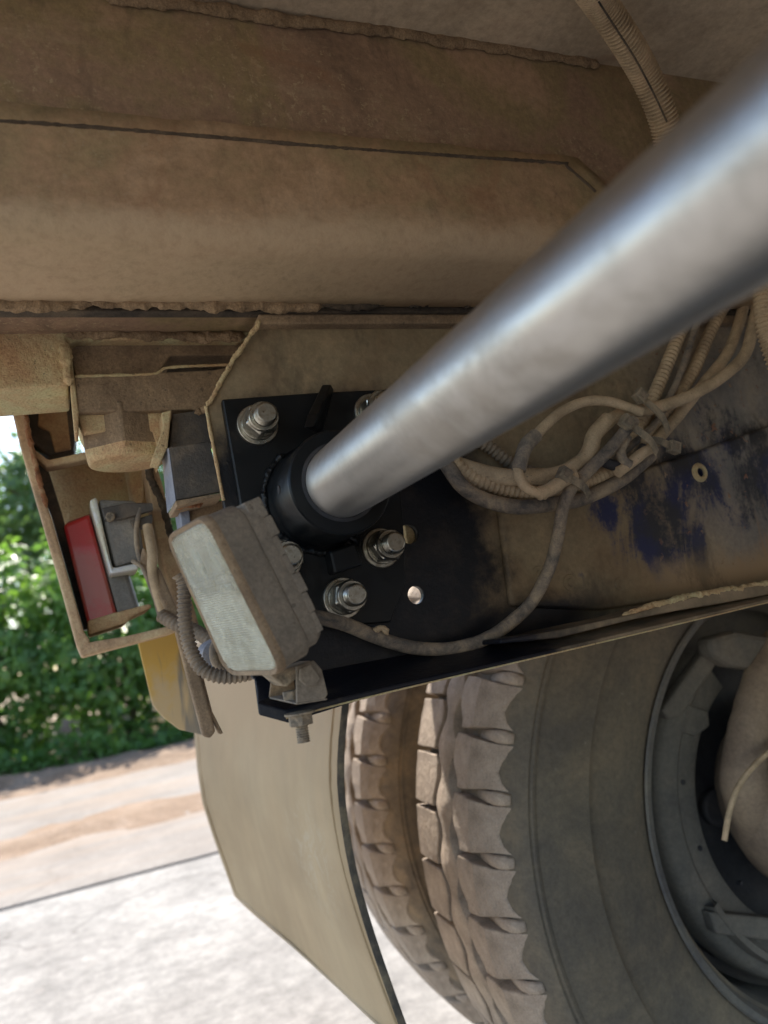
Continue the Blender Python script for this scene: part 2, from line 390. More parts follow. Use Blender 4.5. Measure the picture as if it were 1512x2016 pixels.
def sweep(name, P, rad, mat, parent=None, n=12, wob=0.0, seed=0, flat=1.0):
    V = []; Fc = []; N = None
    for i, p in enumerate(P):
        t = (P[min(i + 1, len(P) - 1)] - P[max(i - 1, 0)]).normalized()
        if N is None: N = t.orthogonal().normalized()
        N = (N - t * N.dot(t)).normalized(); B = t.cross(N)
        for k in range(n):
            a = 2 * math.pi * k / n; r = rad(i) if callable(rad) else rad
            d = N * math.cos(a) + B * math.sin(a) * flat
            if wob: r *= 1 + wob * noise.noise((p + d * .6 * r) * (1.1 / max(r, 1e-4)) * .35 + Vector((seed, 0, 0)))
            V.append(p + d * r)
    for i in range(len(P) - 1):
        for k in range(n): Fc.append((i * n + k, i * n + (k + 1) % n, (i + 1) * n + (k + 1) % n, (i + 1) * n + k))
    Fc.append(list(range(n))[::-1]); Fc.append([(len(P) - 1) * n + k for k in range(n)])
    return mesh(name, V, Fc, mat, parent, 50)
def cable(name, pts, r, mat, parent=None, wob=.06):
    return sweep(name, spline(pts, .004), r, mat, parent, 12, wob)
def conduit(name, pts, r, mat, parent=None, pitch=.0046):
    P = spline(pts, pitch / 4)
    pr = (1, 1, .80, .80)
    return sweep(name, P, lambda i: r * pr[i % 4], mat, parent, 14)
def crust(name, pts, r, mat, parent=None, seed=0, flat=1.0, wob=.9):
    P = spline(pts, r * .22); n = 14; V = []; Fc = []; sv = Vector((seed * 1.7, 0, 0))
    for i, p in enumerate(P):
        t = (P[min(i + 1, len(P) - 1)] - P[max(i - 1, 0)]).normalized()
        N = (Vector((0, 0, 1)) - t * t.z); N = N.normalized() if N.length > .1 else t.orthogonal().normalized(); B = t.cross(N)
        jit = N * (.5 * r * noise.noise(p * (.12 / r) + sv))
        taper = min(1, (i + 1) / 6, (len(P) - i) / 6)
        for k in range(n):
            a = 2 * math.pi * k / n; d = N * math.cos(a) + B * math.sin(a) * flat
            q = p + d * r
            rr = r * taper * (.95 + wob * (.55 * noise.noise(q * (.28 / r) + sv) + .42 * noise.noise(q * (.75 / r) + sv) + .22 * noise.noise(q * (1.8 / r) + sv)))
            V.append(p + jit + d * max(rr, r * .08))
    for i in range(len(P) - 1):
        for k in range(n): Fc.append((i * n + k, i * n + (k + 1) % n, (i + 1) * n + (k + 1) % n, (i + 1) * n + k))
    Fc.append(list(range(n))[::-1]); Fc.append([(len(P) - 1) * n + k for k in range(n)])
    return mesh(name, V, Fc, mat, parent, 70)
def lathe(name, prof, cx, cz, mat, parent=None, n=96, smooth=40, a0=0, a1=2 * math.pi, bevel=0):
    V = []; Fc = []; k = len(prof); full = abs(a1 - a0 - 2 * math.pi) < 1e-6
    nn = n if full else n + 1
    for i in range(nn):
        a = a0 + (a1 - a0) * i / n
        for r, y in prof: V.append((cx + r * math.cos(a), y, cz + r * math.sin(a)))
    for i in range(n):
        j = (i + 1) % nn
        for q in range(k - 1): Fc.append((i * k + q, j * k + q, j * k + q + 1, i * k + q + 1))
    return mesh(name, V, Fc, mat, parent, smooth, bevel)
def cut(o, cutters):
    for c in cutters:
        b = o.modifiers.new('hole', 'BOOLEAN'); b.operation = 'DIFFERENCE'; b.solver = 'EXACT'; b.object = c
    bpy.context.view_layer.update()
    me = bpy.data.meshes.new_from_object(o.evaluated_get(bpy.context.evaluated_depsgraph_get()))
    o.modifiers.clear(); o.data = me
    for c in cutters: bpy.data.objects.remove(c, do_unlink=True)
def cyl_y(name, cx, cz, r, y0, y1, mat, parent=None, n=32, bevel=.0006):
    return lathe(name, [(1e-7, y0), (r, y0), (r, y1), (1e-7, y1)], cx, cz, mat, parent, n, 40, bevel=bevel)

# ------------------------------------------------------------------ ground, road
def sheet(name, x0, x1, y0, y1, z0, z1, mat, kind='structure'):
    return tag(box(name, x0, x1, y0, y1, z0, z1, mat, None, 0), kind=kind)
sheet('ground', -120, 120, -120, 120, -.3, -.03, 'earth')
J = 3.25
GZ = .064                           # road surface: where the tyres touch
tag(box('road', -60, 60, -8, J - .026, -.2, 0, 'road', None, .006), kind='structure')
tag(box('road', -60, 60, J + .026, 7.2, -.2, -.004, 'road_far', None, .006), kind='structure')
tag(box('road_joint', -60, 60, J - .026, J + .026, -.2, -.022, 'joint', None, 0), kind='structure')
def soil_strip(name, y0, y1, h, x0=-6, x1=8, nx=170, ny=22, sd=0, base=-.012):
    V = []; Fc = []
    for i in range(nx + 1):
        for j in range(ny + 1):
            x = x0 + (x1 - x0) * i / nx; v = j / ny; y = y0 + (y1 - y0) * v
            e = math.sin(math.pi * v)
            hh = h * e * (.55 + 1.1 * noise.noise(Vector((x * .5, y * 1.7, sd))) + .5 * noise.noise(Vector((x * 3, y * 4, sd + 5))) + .2 * noise.noise(Vector((x * 11, y * 11, sd))))
            V.append((x, y, base + hh))
    for i in range(nx):
        for j in range(ny):
            a = i * (ny + 1) + j; Fc.append((a, a + ny + 1, a + ny + 2, a + 1))
    return mesh(name, V, Fc, 'soil', None, 60)
tag(soil_strip('soil', 4.0, 4.95, .035, sd=2), kind='stuff')
tag(soil_strip('soil', 6.0, 7.6, .09, sd=9), kind='stuff')
tag(soil_strip('verge', 7.05, 12.5, .22, x0=-14, x1=16, nx=200, sd=14, base=-.03), kind='structure')
for o in list(COL.objects):
    if o.type == 'MESH': o.location.z += GZ

# ------------------------------------------------------------------ hedge and trees behind the road
def plant(name, label, cat, x, y, rx, ry, rz, zc, nleaf, size, leafm, group, seed, trunk_h):
    rnd = random.Random(seed)
    t = thing(name, label, cat, (x, y, 0), group)
    V = []; Fc = []
    for i in range(nleaf):
        # points in a lumpy shell of clumps
        while True:
            d = Vector((rnd.gauss(0, 1), rnd.gauss(0, 1), rnd.gauss(0, 1))).normalized()
            lump = .78 + .5 * noise.noise(d * 2.1 + Vector((seed * 3.1, 0, 0))) + .22 * noise.noise(d * 6 + Vector((0, seed, 0)))
            rr = lump * (rnd.random() ** .33 if rnd.random() < .35 else .8 + .25 * rnd.random())
            p = Vector((x + d.x * rx * rr, y + d.y * ry * rr, zc + d.z * rz * rr))
            if p.z > .03: break
        nrm = (d + Vector((rnd.gauss(0, .6), rnd.gauss(0, .6), rnd.gauss(0, .6) + .5))).normalized()
        a = nrm.orthogonal().normalized(); a.rotate(Matrix.Rotation(rnd.random() * 6.28, 3, nrm)); b = nrm.cross(a)
        s = size * (.6 + .8 * rnd.random()); k = len(V)
        V += [p - a * s, p + b * s * .48 + nrm * s * .12, p + a * s, p - b * s * .48 + nrm * s * .12]
        Fc.append((k, k + 1, k + 2)); Fc.append((k, k + 2, k + 3))
    me = bpy.data.meshes.new('foliage'); me.from_pydata([tuple(v) for v in V], [], Fc); me.materials.append(M[leafm])
    o = bpy.data.objects.new('foliage', me); COL.objects.link(o); adopt(o, t)
    st = [Vector((x, y, -.05))]
    for q in range(1, 5): st.append(Vector((x + .12 * rnd.gauss(0, .6), y + .1 * rnd.gauss(0, .6), trunk_h * q / 4)))
    P = spline(st, .08); r0 = .035 if trunk_h < 1.8 else .10
    sweep('trunk', P, lambda i: r0 * (1.25 - .8 * i / len(P)), 'bark', t, 8, .2)
    for q in range(5):
        a = rnd.random() * 6.28; b0 = P[int(len(P) * (.35 + .13 * q)) - 1]
        e = b0 + Vector((math.cos(a) * rx * .6, math.sin(a) * ry * .6, rz * .45))
        PP = spline([b0, b0.lerp(e, .5) + Vector((0, 0, .06)), e], .08)
        sweep('limb', PP, lambda i: r0 * .5 * (1.05 - .8 * i / len(PP)), 'bark', t, 6, .2)
    t.location.z += GZ
    return t
hedge = [(-2.3, 8.9, 1.05, .8, .95, .95, 'leafy green hedge shrub past the rear end of the truck'),
         (-.75, 8.75, 1.0, .75, 1.15, 1.05, 'bright green hedge shrub beside the left picture edge behind the lamp frame'),
         (.35, 8.7, .95, .72, 1.2, 1.05, 'hedge shrub behind the red tail lamp and its frame'),
         (1.35, 8.75, .95, .75, 1.1, 1.0, 'hedge shrub seen between the yellow marker and the lamp frame'),
         (2.6, 8.9, 1.1, .8, 1.0, .95, 'hedge shrub hidden mostly behind the mud flap and tyres'),
         (3.9, 8.9, 1.1, .8, 1.05, .95, 'hedge shrub past the tyres on the road verge')]
for i, (x, y, rx, ry, rz, zc, lb) in enumerate(hedge):
    plant('hedge_shrub', lb, 'shrub', x, y - .55, rx, ry, rz, zc, 6500, .052, 'leaf', 'shrubs of the roadside hedge', 11 + i, zc * 1.1)
trees = [(-2.6, 13.0, 1.9, 1.5, 1.9, 3.2, 'round green tree behind the hedge past the truck tail'),
         (-.25, 12.2, 1.35, 1.2, 1.5, 3.0, 'pale green tree rising over the hedge beside the rusty lamp frame'),
         (1.7, 12.6, 1.5, 1.3, 1.7, 3.1, 'green tree over the hedge seen through the gap by the hinge nut'),
         (4.4, 13.4, 1.8, 1.5, 1.9, 3.3, 'green tree far behind the mud flap')]
for i, (x, y, rx, ry, rz, zc, lb) in enumerate(trees):
    plant('tree', lb, 'tree', x, y, rx, ry, rz, zc, 5200, .085, 'leaf_far', 'trees behind the hedge', 41 + i, zc * 1.2)

def ground_cover():
    rnd = random.Random(77); V = []; Fc = []
    for i in range(9000):
        x = rnd.uniform(-3.5, 5); y = 7.3 + abs(rnd.gauss(0, .45)); h = .40 * (.5 + noise.noise(Vector((x * 1.3, y, 4)))) + .12
        p = Vector((x, y, .06 + rnd.random() * max(.05, h)))
        nrm = Vector((rnd.gauss(0, .7), rnd.gauss(-.3, .7), 1)).normalized(); a = nrm.orthogonal().normalized()
        a.rotate(Matrix.Rotation(rnd.random() * 6.28, 3, nrm)); b = nrm.cross(a); q = rnd.uniform(.025, .055); k = len(V)
        V += [p - a * q, p + b * q * .45, p + a * q, p - b * q * .45]; Fc += [(k, k + 1, k + 2), (k, k + 2, k + 3)]
    me = bpy.data.meshes.new('ground_cover'); me.from_pydata([tuple(v) for v in V], [], Fc); me.materials.append(M['leaf'])
    o = bpy.data.objects.new('ground_cover', me); COL.objects.link(o); return tag(o, kind='stuff')
ground_cover()

# ------------------------------------------------------------------ dump body above
body = thing('dump_body', 'dusty brown underside of the dump body with long side sill', 'truck body', (.1, .55, 1.1))
box('floor_plate', -.26, 4.2, -1.15, .60, 1.283, 1.315, 'floor', body, .002)
box('floor_plate', -.26, 4.2, .60, 1.36, 1.283, 1.315, 'floor', body, .002)
X0, X1 = -.26, 4.2
def extrude_x(name, prof, x0, x1, mat, parent, smooth=40, nx=40):
    V = []; Fc = []; k = len(prof)
    for i in range(nx + 1):
        x = x0 + (x1 - x0) * i / nx
        for y, z in prof: V.append((x, y, z))
    for i in range(nx):
        for q in range(k): Fc.append((i * k + q, i * k + (q + 1) % k, (i + 1) * k + (q + 1) % k, (i + 1) * k + q))
    Fc.append(list(range(k))); Fc.append([nx * k + q for q in range(k)][::-1])
    return mesh(name, V, Fc, mat, parent, smooth)
prof = [(.460, 1.283), (.460, 1.125)]
for q in range(9):
    a = math.radians(86 * q / 8); prof.append((.460 + .013 * (1 - math.cos(a)), 1.125 - .013 * math.sin(a)))
prof += [(.545, 1.1095), (.62, 1.1095), (.62, 1.283)]
extrude_x('sill', prof, X0, X1, 'sill', body)
# lapped reinforcement plate with a clipped corner, follows the bend of the sill
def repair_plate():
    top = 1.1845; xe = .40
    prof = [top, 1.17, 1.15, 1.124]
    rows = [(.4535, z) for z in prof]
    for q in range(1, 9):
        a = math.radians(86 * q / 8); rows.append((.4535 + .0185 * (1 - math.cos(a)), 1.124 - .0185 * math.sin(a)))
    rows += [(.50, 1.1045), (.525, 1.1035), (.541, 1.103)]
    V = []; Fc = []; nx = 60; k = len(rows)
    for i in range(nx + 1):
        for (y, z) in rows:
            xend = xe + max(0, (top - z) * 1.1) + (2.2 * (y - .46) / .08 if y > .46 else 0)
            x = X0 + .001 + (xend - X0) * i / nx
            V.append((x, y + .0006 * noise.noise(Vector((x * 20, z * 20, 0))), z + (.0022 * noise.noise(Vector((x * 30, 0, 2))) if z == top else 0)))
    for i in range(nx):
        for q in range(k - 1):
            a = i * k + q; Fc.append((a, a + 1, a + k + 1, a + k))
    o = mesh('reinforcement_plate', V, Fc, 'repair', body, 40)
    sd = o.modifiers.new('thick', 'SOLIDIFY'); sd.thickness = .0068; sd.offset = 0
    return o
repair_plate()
sweep('weld_bead', spline([at(-60, 234, .4502), at(300, 260, .4502), at(700, 294, .4502), at(1085, 320, .4502), at(1116, 329, .4502), at(1172, 378, .4502)], .002), .0013, M['weld_shadow'], body, 8, .5, 3)  # dark bead, coloured as the shadow line of the plate's stepped edge
crust('weld_bead', [at(200, -8, .4575), at(400, 12, .4575), at(560, 36, .4575), at(850, 76, .4575), at(1060, 108, .4575), at(1180, 126, .4575)], .0050, 'crust', body, 8, .5, .75)
sweep('scratch_weld', spline([at(975, 333, .4533), at(1035, 372, .4533), at(1098, 412, .4533)], .002), .0006, 'tan', body, 6, .6)
cyl_y('plug', at(1120, 328, .4575).x, at(1120, 328, .4575).z, .0026, .452, .461, 'crust', body, 12, .0006)
# far side of the body, unseen behind the viewer, added to block light
box('sill', X0, X1, -.29, -.13, 1.11, 1.283, 'sill', body, .01)
# packing strip between the body and the rail, with caked mud
box('packing_strip', X0, X1, .5465, .558, 1.0972, 1.1093, 'gap', body, .001)
crust('caked_mud', [at(-40, 591, .540), at(120, 595, .540), at(200, 585, .540), at(290, 595, .540), at(470, 599, .540), at(640, 601, .540)], .0060, 'crust', body, 21, .8, 1.0)
crust('caked_mud', [at(120, 593, .540), at(175, 579, .540), at(215, 579, .540), at(270, 595, .540)], .0080, 'crust', body, 27, .8, 1.2)
crust('caked_mud', [at(620, 599, .540), at(800, 597, .540), at(1000, 591, .540)], .0045, 'gap', body, 29, .8, .9)

# ------------------------------------------------------------------ chassis rail
rail = thing('chassis_rail', 'chassis rail with dusty web, patches of old blue paint and a bottom flange', 'chassis rail', (.3, .56, .8))
YW = .560
web_px = [(512, 622), (470, 690), (407, 800), (440, 985), (498, 1336), (640, 1392)]
webP = [at(x, y, YW) for x, y in web_px]
webP += [Vector((.62, YW, .812)), Vector((3.2, YW, .84)), Vector((3.2, YW, 1.094)), Vector((.62, YW, 1.0965))]
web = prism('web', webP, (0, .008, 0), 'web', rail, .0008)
def hole(px, py, r, Y=YW):
    p = at(px, py, Y); return cyl_y('cutter', p.x, p.z, r, Y - .05, Y + .05, 'black', None, 28, 0)
bpy.context.view_layer.update()
cut(web, [hole(820, 1171, .0074), hole(806, 1051, .0082), hole(1119, 1081, .0035)])
# top flange; the twin rail, unseen behind the viewer, is added to block light
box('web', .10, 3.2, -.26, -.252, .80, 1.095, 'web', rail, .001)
box('top_flange', .152, 3.2, .549, .66, 1.0885, 1.097, 'brown', rail, .0015)
crust('caked_mud', [at(512, 628, .549), at(500, 650, .552), at(472, 690, .556), at(440, 745, .558), at(408, 800, .558)], .0020, 'tan', rail, 33)
sweep('cut_edge', spline([at(405, 800, .559), at(422, 890, .559), at(440, 985, .559)], .004), .0013, 'tan', rail, 8, .4)
slab('web_stiffener', [(792, 1000), (812, 1000), (822, 1100), (806, 1100)], .572, .02, 'tan', rail, .001)
# doubler plate on the web
dbl = [(985, 985), (1002, 1090), (1012, 1200), (1120, 1196), (1300, 1180), (1512, 1140)]
dP = [at(x, y, .5555) for x, y in [(978, 1000), (1003, 1195), (1180, 1202), (1512, 1148)]] + [at(1620, 1125, .5555), at(1620, 795, .5555), at(1512, 838, .5555), at(1390, 882, .5555), at(1262, 925, .5555), (at(1130, 960, .5555))]
dblr = prism('doubler_plate', [q - Vector((0, .0035, 0)) for q in dP], (0, .0078, 0), 'web', rail, .0055)
dblr.modifiers[0].segments = 4
p = at(1372, 932, .5555)
cut(dblr, [cyl_y('cutter', p.x, p.z, .0046, .5, .62, 'black', None, 24, 0)])
lathe('hole_rim', [(.0046, .553), (.0046, .5497), (.0062, .549), (.0085, .5507), (.0095, .5521)], p.x, p.z, 'tan', rail, 24)
for px, py, r in ((1118, 1148, .0075), (1057, 1132, .0075), (1215, 1150, .006)):
    p = at(px, py, .5555)
    lathe('rivet', [(1e-7, .5498), (r * .45, .55), (r * .5, .551), (r * .92, .5512), (r, .5521)], p.x, p.z, 'web', rail, 24)
# bottom flange: bracket angle with a bright lower edge and the rail's own lip
ft = [at(498, 1336, .559), at(1512, 1140, .559)]
A, B = at(512, 1388, .500), at(563, 1396, .497)
P_front = [at(506, 1382, .500), at(563, 1398, .497), at(760, 1352, .497), at(1050, 1288, .497), at(1512, 1180, .497), at(1800, 1118, .497)]
P_back = [at(500, 1332, .559), at(640, 1318, .559), at(800, 1288, .559), at(1050, 1240, .559), at(1512, 1148, .559), at(1800, 1090, .559)]
V = P_front + P_back; n = len(P_front)
th = [.0085, .0085, .0036, .0030, .0030, .0030]
V += [p - Vector((0, 0, th[i])) for i, p in enumerate(P_front)] + [p - Vector((0, 0, th[i])) for i, p in enumerate(P_back)]
Fc = []
for i in range(n - 1):
    Fc += [(i, i + 1, n + i + 1, n + i), (2 * n + i, 3 * n + i, 3 * n + i + 1, 2 * n + i + 1), (i, 2 * n + i, 2 * n + i + 1, i + 1), (n + i, n + i + 1, 3 * n + i + 1, 3 * n + i)]
Fc += [(0, n, 3 * n, 2 * n), (n - 1, 3 * n - 1, 4 * n - 1, 2 * n - 1 + n - n)] if False else [(0, n, 3 * n, 2 * n), (n - 1, 2 * n + n - 1, 3 * n + n - 1, n + n - 1)]
mesh('bottom_flange', V, Fc, 'flange', rail, None, .0012)
lipT = [(985, 1258), (1100, 1240), (1250, 1208), (1330, 1184), (1420, 1163), (1512, 1150), (1700, 1115)]
lipB = [(1700, 1142), (1512, 1171), (1420, 1188), (1330, 1203), (1250, 1219), (1100, 1256), (985, 1268)]
slab('rail_lip', lipT + lipB, .507, .05, 'flange', rail, .0015)
crust('caked_mud', [at(1225, 1212, .51), at(1290, 1192, .51), at(1380, 1172, .51), at(1512, 1150, .51), at(1640, 1127, .51)], .0030, 'tan', rail, 51, 1, 1.0)
cable('bright_edge', [at(563, 1414, .497), at(760, 1364, .4965), at(1050, 1296, .4965), at(1300, 1237, .4965), at(1512, 1186, .4965)], .0006, 'tan', rail)

# ------------------------------------------------------------------ black tube bracket bolted to the rail
br = thing('tube_bracket', 'fresh black bolted bracket with round collar holding the steel tube', 'bracket', (.18, .55, .95))
YP = .5515
plate = slab('plate', [(437, 786), (632, 772), (772, 766), (790, 985), (797, 1062), (800, 1140), (770, 1225), (620, 1238), (508, 1190)], YP, .008, 'black', br, .0012)
AX, AZ = .1784, .85 + .0989
lathe('collar', [(.0268, .535), (.0268, .4965), (.0280, .4950), (.0362, .4950), (.0374, .4960), (.0378, .4975), (.0378, .541), (.0395, .547), (.042, .552)], AX, AZ, 'black', br, 96, 30)
lathe('seal', [(.0250, .505), (.0250, .4945), (.0262, .4938), (.0285, .4946)], AX, AZ, 'nearblack', br, 64)
# slot in the collar wall, gusset above and square block below
c = at(551, 957, .52); cyl = sweep('slot', [Vector((AX - .0383, .520, AZ + .003)), Vector((AX - .033, .520, AZ + .003))], .0032, 'nearblack', br, 14)
prism('gusset', [at(634, 757, .545), at(640, 768, .5515), at(618, 850, .5515), at(598, 842, .506), at(606, 815, .512)], (.0075, 0, 0), 'black', br, .001)
slab('stop_block', [(648, 1085), (700, 1068), (716, 1112), (658, 1130)], .538, .016, 'black', br, .002)
crust('weld_bead', [at(632, 1078, .545), at(655, 1064, .545), at(690, 1058, .545), at(708, 1072, .545)], .0028, 'black', br, 61)
crust('weld_bead', [(AX + .0415 * math.cos(math.radians(a)), .5500, AZ + .0415 * math.sin(math.radians(a))) for a in range(120, 341, 20)], .0026, 'black', br, 63)
def stud_bolt(px, py, parent, group=None, rot=.3):
    p = at(px, py, YP); x, z = p.x, p.z
    b = cyl_y('bolt', x, z, .0078, YP - .0335, YP + .01, 'zinc', parent, 28, .0014)
    lathe('washer', [(.008, YP - .0035), (.0150, YP - .0035), (.0155, YP - .003), (.0155, YP), (.008, YP)], x, z, 'zinc', b, 40)
    lathe('washer', [(.008, YP - .0065), (.0124, YP - .0065), (.0128, YP - .006), (.0128, YP - .0036), (.008, YP - .0036)], x, z, 'zinc', b, 40)
    V = []; Fc = []
    for yy, k in ((YP - .0068, 1), (YP - .0195, 1), (YP - .021, .9)):
        for q in range(6): V.append((x + .0132 * k * math.cos(rot + q * math.pi / 3), yy, z + .0132 * k * math.sin(rot + q * math.pi / 3)))
    for l in (0, 1):
        for q in range(6): Fc.append((l * 6 + q, l * 6 + (q + 1) % 6, l * 6 + 6 + (q + 1) % 6, l * 6 + 6 + q))
    Fc.append(tuple(range(12, 18)))
    mesh('nut', V, Fc, 'zinc', b, None, .0008)
    lathe('nut_collar', [(.0081, YP - .0245), (.0106, YP - .0245), (.0112, YP - .0235), (.0112, YP - .0205), (.0081, YP - .0205)], x, z, 'zinc', b, 36)
    for q in range(4): lathe('thread', [(.0078, YP - .0262 - q * .0016), (.0083, YP - .0269 - q * .0016), (.0078, YP - .0276 - q * .0016)], x, z, 'zinc', b, 28)
    return b
for i, (px, py) in enumerate([(506, 838), (732, 814), (748, 1080), (674, 1178), (552, 1104)]):
    stud_bolt(px, py, br, rot=.25 + i * .37)

# ------------------------------------------------------------------ steel tube
tb = lathe('steel_tube', [(.0245, .53), (.0256, .529), (.0256, .30), (.0256, .0), (.0256, -.55), (.0225, -.55)], AX, AZ, 'steel', None, 128, 40)
tag(tb, 'thick bare shiny steel tube reaching out of the black collar', 'steel tube')

# ------------------------------------------------------------------ hinge mount left of the rail
hm = thing('hinge_mount', 'dust caked stepped hinge mount between dump body and rail', 'hinge mount', (.05, .62, 1.06))
slab('mount_block', [(-160, 619), (515, 619), (500, 652), (470, 668), (150, 668), (136, 680), (134, 757), (-160, 776)], .615, .07, 'tan', hm, .002)
crust('caked_mud', [at(128, 660, .614), at(200, 656, .614), at(300, 662, .614), at(400, 662, .614), at(485, 664, .614)], .0045, 'crust', hm, 71, .8, 1.1)
crust('caked_mud', [at(126, 665, .613), at(132, 720, .613), at(138, 760, .613)], .004, 'tan', hm, 73, 1, 1)
slab('step_bar', [(132, 676), (480, 672), (474, 700), (335, 700), (310, 738), (150, 742)], .628, .06, 'brown', hm, .0015)
slab('step_bar', [(310, 698), (480, 690), (474, 728), (330, 724)], .655, .04, 'gap', hm, .002)
slab('step_bar', [(146, 741), (420, 728), (476, 718), (412, 815), (380, 806), (150, 812)], .620, .05, 'brown', hm, .0015)
sweep('edge_dust', spline([at(148, 741, .6195), at(300, 736, .6195), at(330, 724, .6195), at(450, 718, .6195)], .004), .0012, 'tan', hm, 8, .6)
slab('side_strip', [(130, 672), (138, 672), (155, 812), (154, 850), (147, 850)], .618, .03, 'tan', hm, .001)
slab('nut_seat', [(150, 814), (180, 806), (380, 804), (338, 812), (336, 840), (318, 905), (300, 850), (165, 850)], .628, .05, 'tan', hm, .001)
slab('nut_seat', [(338, 806), (330, 880), (318, 905), (300, 902), (322, 838), (318, 812)], .60, .03, 'tan', hm, .001)
crust('caked_mud', [at(382, 812, .60), at(400, 806, .60), at(409, 800, .585)], .003, 'crust', hm, 77)
# hex nut hanging below the mount, axis vertical
hn = thing('hinge_nut', 'large dusty hexagonal nut under the hinge mount', 'nut', at(245, 855, .66))
cn = at(246, 852, .655)
def hexnut(cn, R, h, rot, mat, parent):
    V = []; Fc = []
    levels = [(h, 1.0), (-h, 1.0), (-h - .006, .97), (-h - .010, .86), (-h - .012, .55)]
    for dz, k in levels:
        for q in range(24):
            a = rot + q * math.pi / 12
            rr = R * math.cos(math.pi / 6) / math.cos(((q * 15) % 60 - 30) * math.pi / 180)
            if k < .98: rr = min(rr, R * k)
            V.append(cn + Vector((rr * math.cos(a), rr * math.sin(a), dz)))
    for l in range(len(levels) - 1):
        for q in range(24): Fc.append((l * 24 + q, l * 24 + (q + 1) % 24, l * 24 + 24 + (q + 1) % 24, l * 24 + 24 + q))
    Fc.append(tuple(range((len(levels) - 1) * 24, len(levels) * 24))); Fc.append(tuple(range(24))[::-1])
    o = mesh('hex_body', V, Fc, [mat, 'tan'], parent, 28, .0015)
    for f in o.data.polygons: f.material_index = 0 if f.index < 24 else 1
    return o
hexnut(cn, .0365, .0165, math.radians(-97), 'brown', hn)
V = []; 
def disc_z(name, c, r, h, mat, parent, bevel=.0015):
    n = 40; V = [c + Vector((r * math.cos(2 * math.pi * i / n), r * math.sin(2 * math.pi * i / n), 0)) for i in range(n)]
    return prism(name, V, (0, 0, h), mat, parent, bevel, 40)
disc_z('washer', cn + Vector((0, 0, .0165)), .032, .005, 'tan', hn)
# dark box beside the rail end
db = thing('rail_end_box', 'small dark painted steel box tucked beside the rail end', 'bracket box', at(390, 950, .60))
slab('front_panel', [(333, 880), (412, 868), (438, 968), (347, 985)], .592, .004, 'darkbox', db, .001)
slab('upper_panel', [(340, 815), (404, 806), (424, 872), (334, 882)], .612, .03, 'darkbox', db, .001)
hexa('side_panel', [at(331, 882, .592), at(333, 882, .592), at(347, 986, .592), at(345, 986, .592), at(318, 890, .64), at(320, 890, .64), at(331, 1010, .64), at(329, 1010, .64)], 'greyedge', db, .0006)
slab('bottom_edge', [(345, 986), (440, 969), (441, 975), (356, 996), (348, 997)], .588, .05, 'brown', db, .0008)
crust('rust_scale', [at(344, 1000, .60), at(370, 994, .60), at(400, 990, .60)], .003, 'rust', db, 81)
slab('post', [(352, 998), (372, 996), (378, 1050), (360, 1052)], .62, .03, 'greyedge', db, .001)
slab('post', [(372, 996), (440, 984), (452, 1040), (378, 1052)], .625, .03, 'brown', db, .001)

# ------------------------------------------------------------------ tail lamp frame and lamps
fr = thing('tail_bracket', 'rusty dust covered open steel frame around the red tail lamp', 'lamp frame', at(160, 1280, .78))
edge_o = [(8, 745), (40, 880), (78, 1010), (112, 1130), (150, 1270), (160, 1293)]
edge_i = [(178, 1262), (166, 1245), (130, 1120), (96, 1005), (64, 885), (40, 745)]
slab('rear_plate', edge_o + edge_i, .72, .10, 'frame', fr, .002)
crust('rust_scale', [at(38, 760, .719), at(62, 880, .719), at(92, 1000, .719)], .0022, 'rust', fr, 91)
slab('bottom_plate', [(152, 1268), (160, 1294), (250, 1270), (352, 1243), (352, 1228), (250, 1252), (178, 1264)], .72, .10, 'frame', fr, .002)
slab('top_bar', [(44, 866), (95, 905), (172, 888), (300, 880), (300, 892), (180, 902), (92, 920), (48, 880)], .73, .02, 'frame', fr, .002)
slab('back_plate', [(62, 900), (90, 915), (300, 886), (318, 960), (338, 1075), (120, 1110), (92, 1005)], .845, .005, 'tan', fr, .001)
slab('inner_wall', [(48, 880), (100, 1010), (165, 1240), (182, 1236), (122, 1010), (92, 915)], .80, .03, 'darkbox', fr, .001)
slab('outrigger', [(36, 764), (140, 757), (150, 850), (146, 885), (96, 898), (60, 870)], .79, .06, 'darkbox', fr, .002)
slab('outrigger_patch', [(78, 792), (128, 780), (140, 884), (108, 890), (98, 850), (74, 838)], .786, .005, 'frame', fr, .0015)
slab('hanger', [(245, 890), (280, 886), (282, 985), (262, 990)], .80, .04, 'tan', fr, .003)
slab('front_post', [(282, 890), (300, 885), (322, 960), (352, 1090), (392, 1230), (384, 1250), (352, 1205), (322, 1120), (300, 1010)], .74, .04, 'frame', fr, .002)
crust('caked_mud', [at(286, 900, .739), at(306, 960, .739), at(322, 1000, .739), at(345, 1090, .739)], .0035, 'gap', fr, 93, 1, 1.0)
slab('stay', [(282, 912), (330, 884), (331, 892), (288, 922)], .70, .012, 'darkbox', fr, .001)

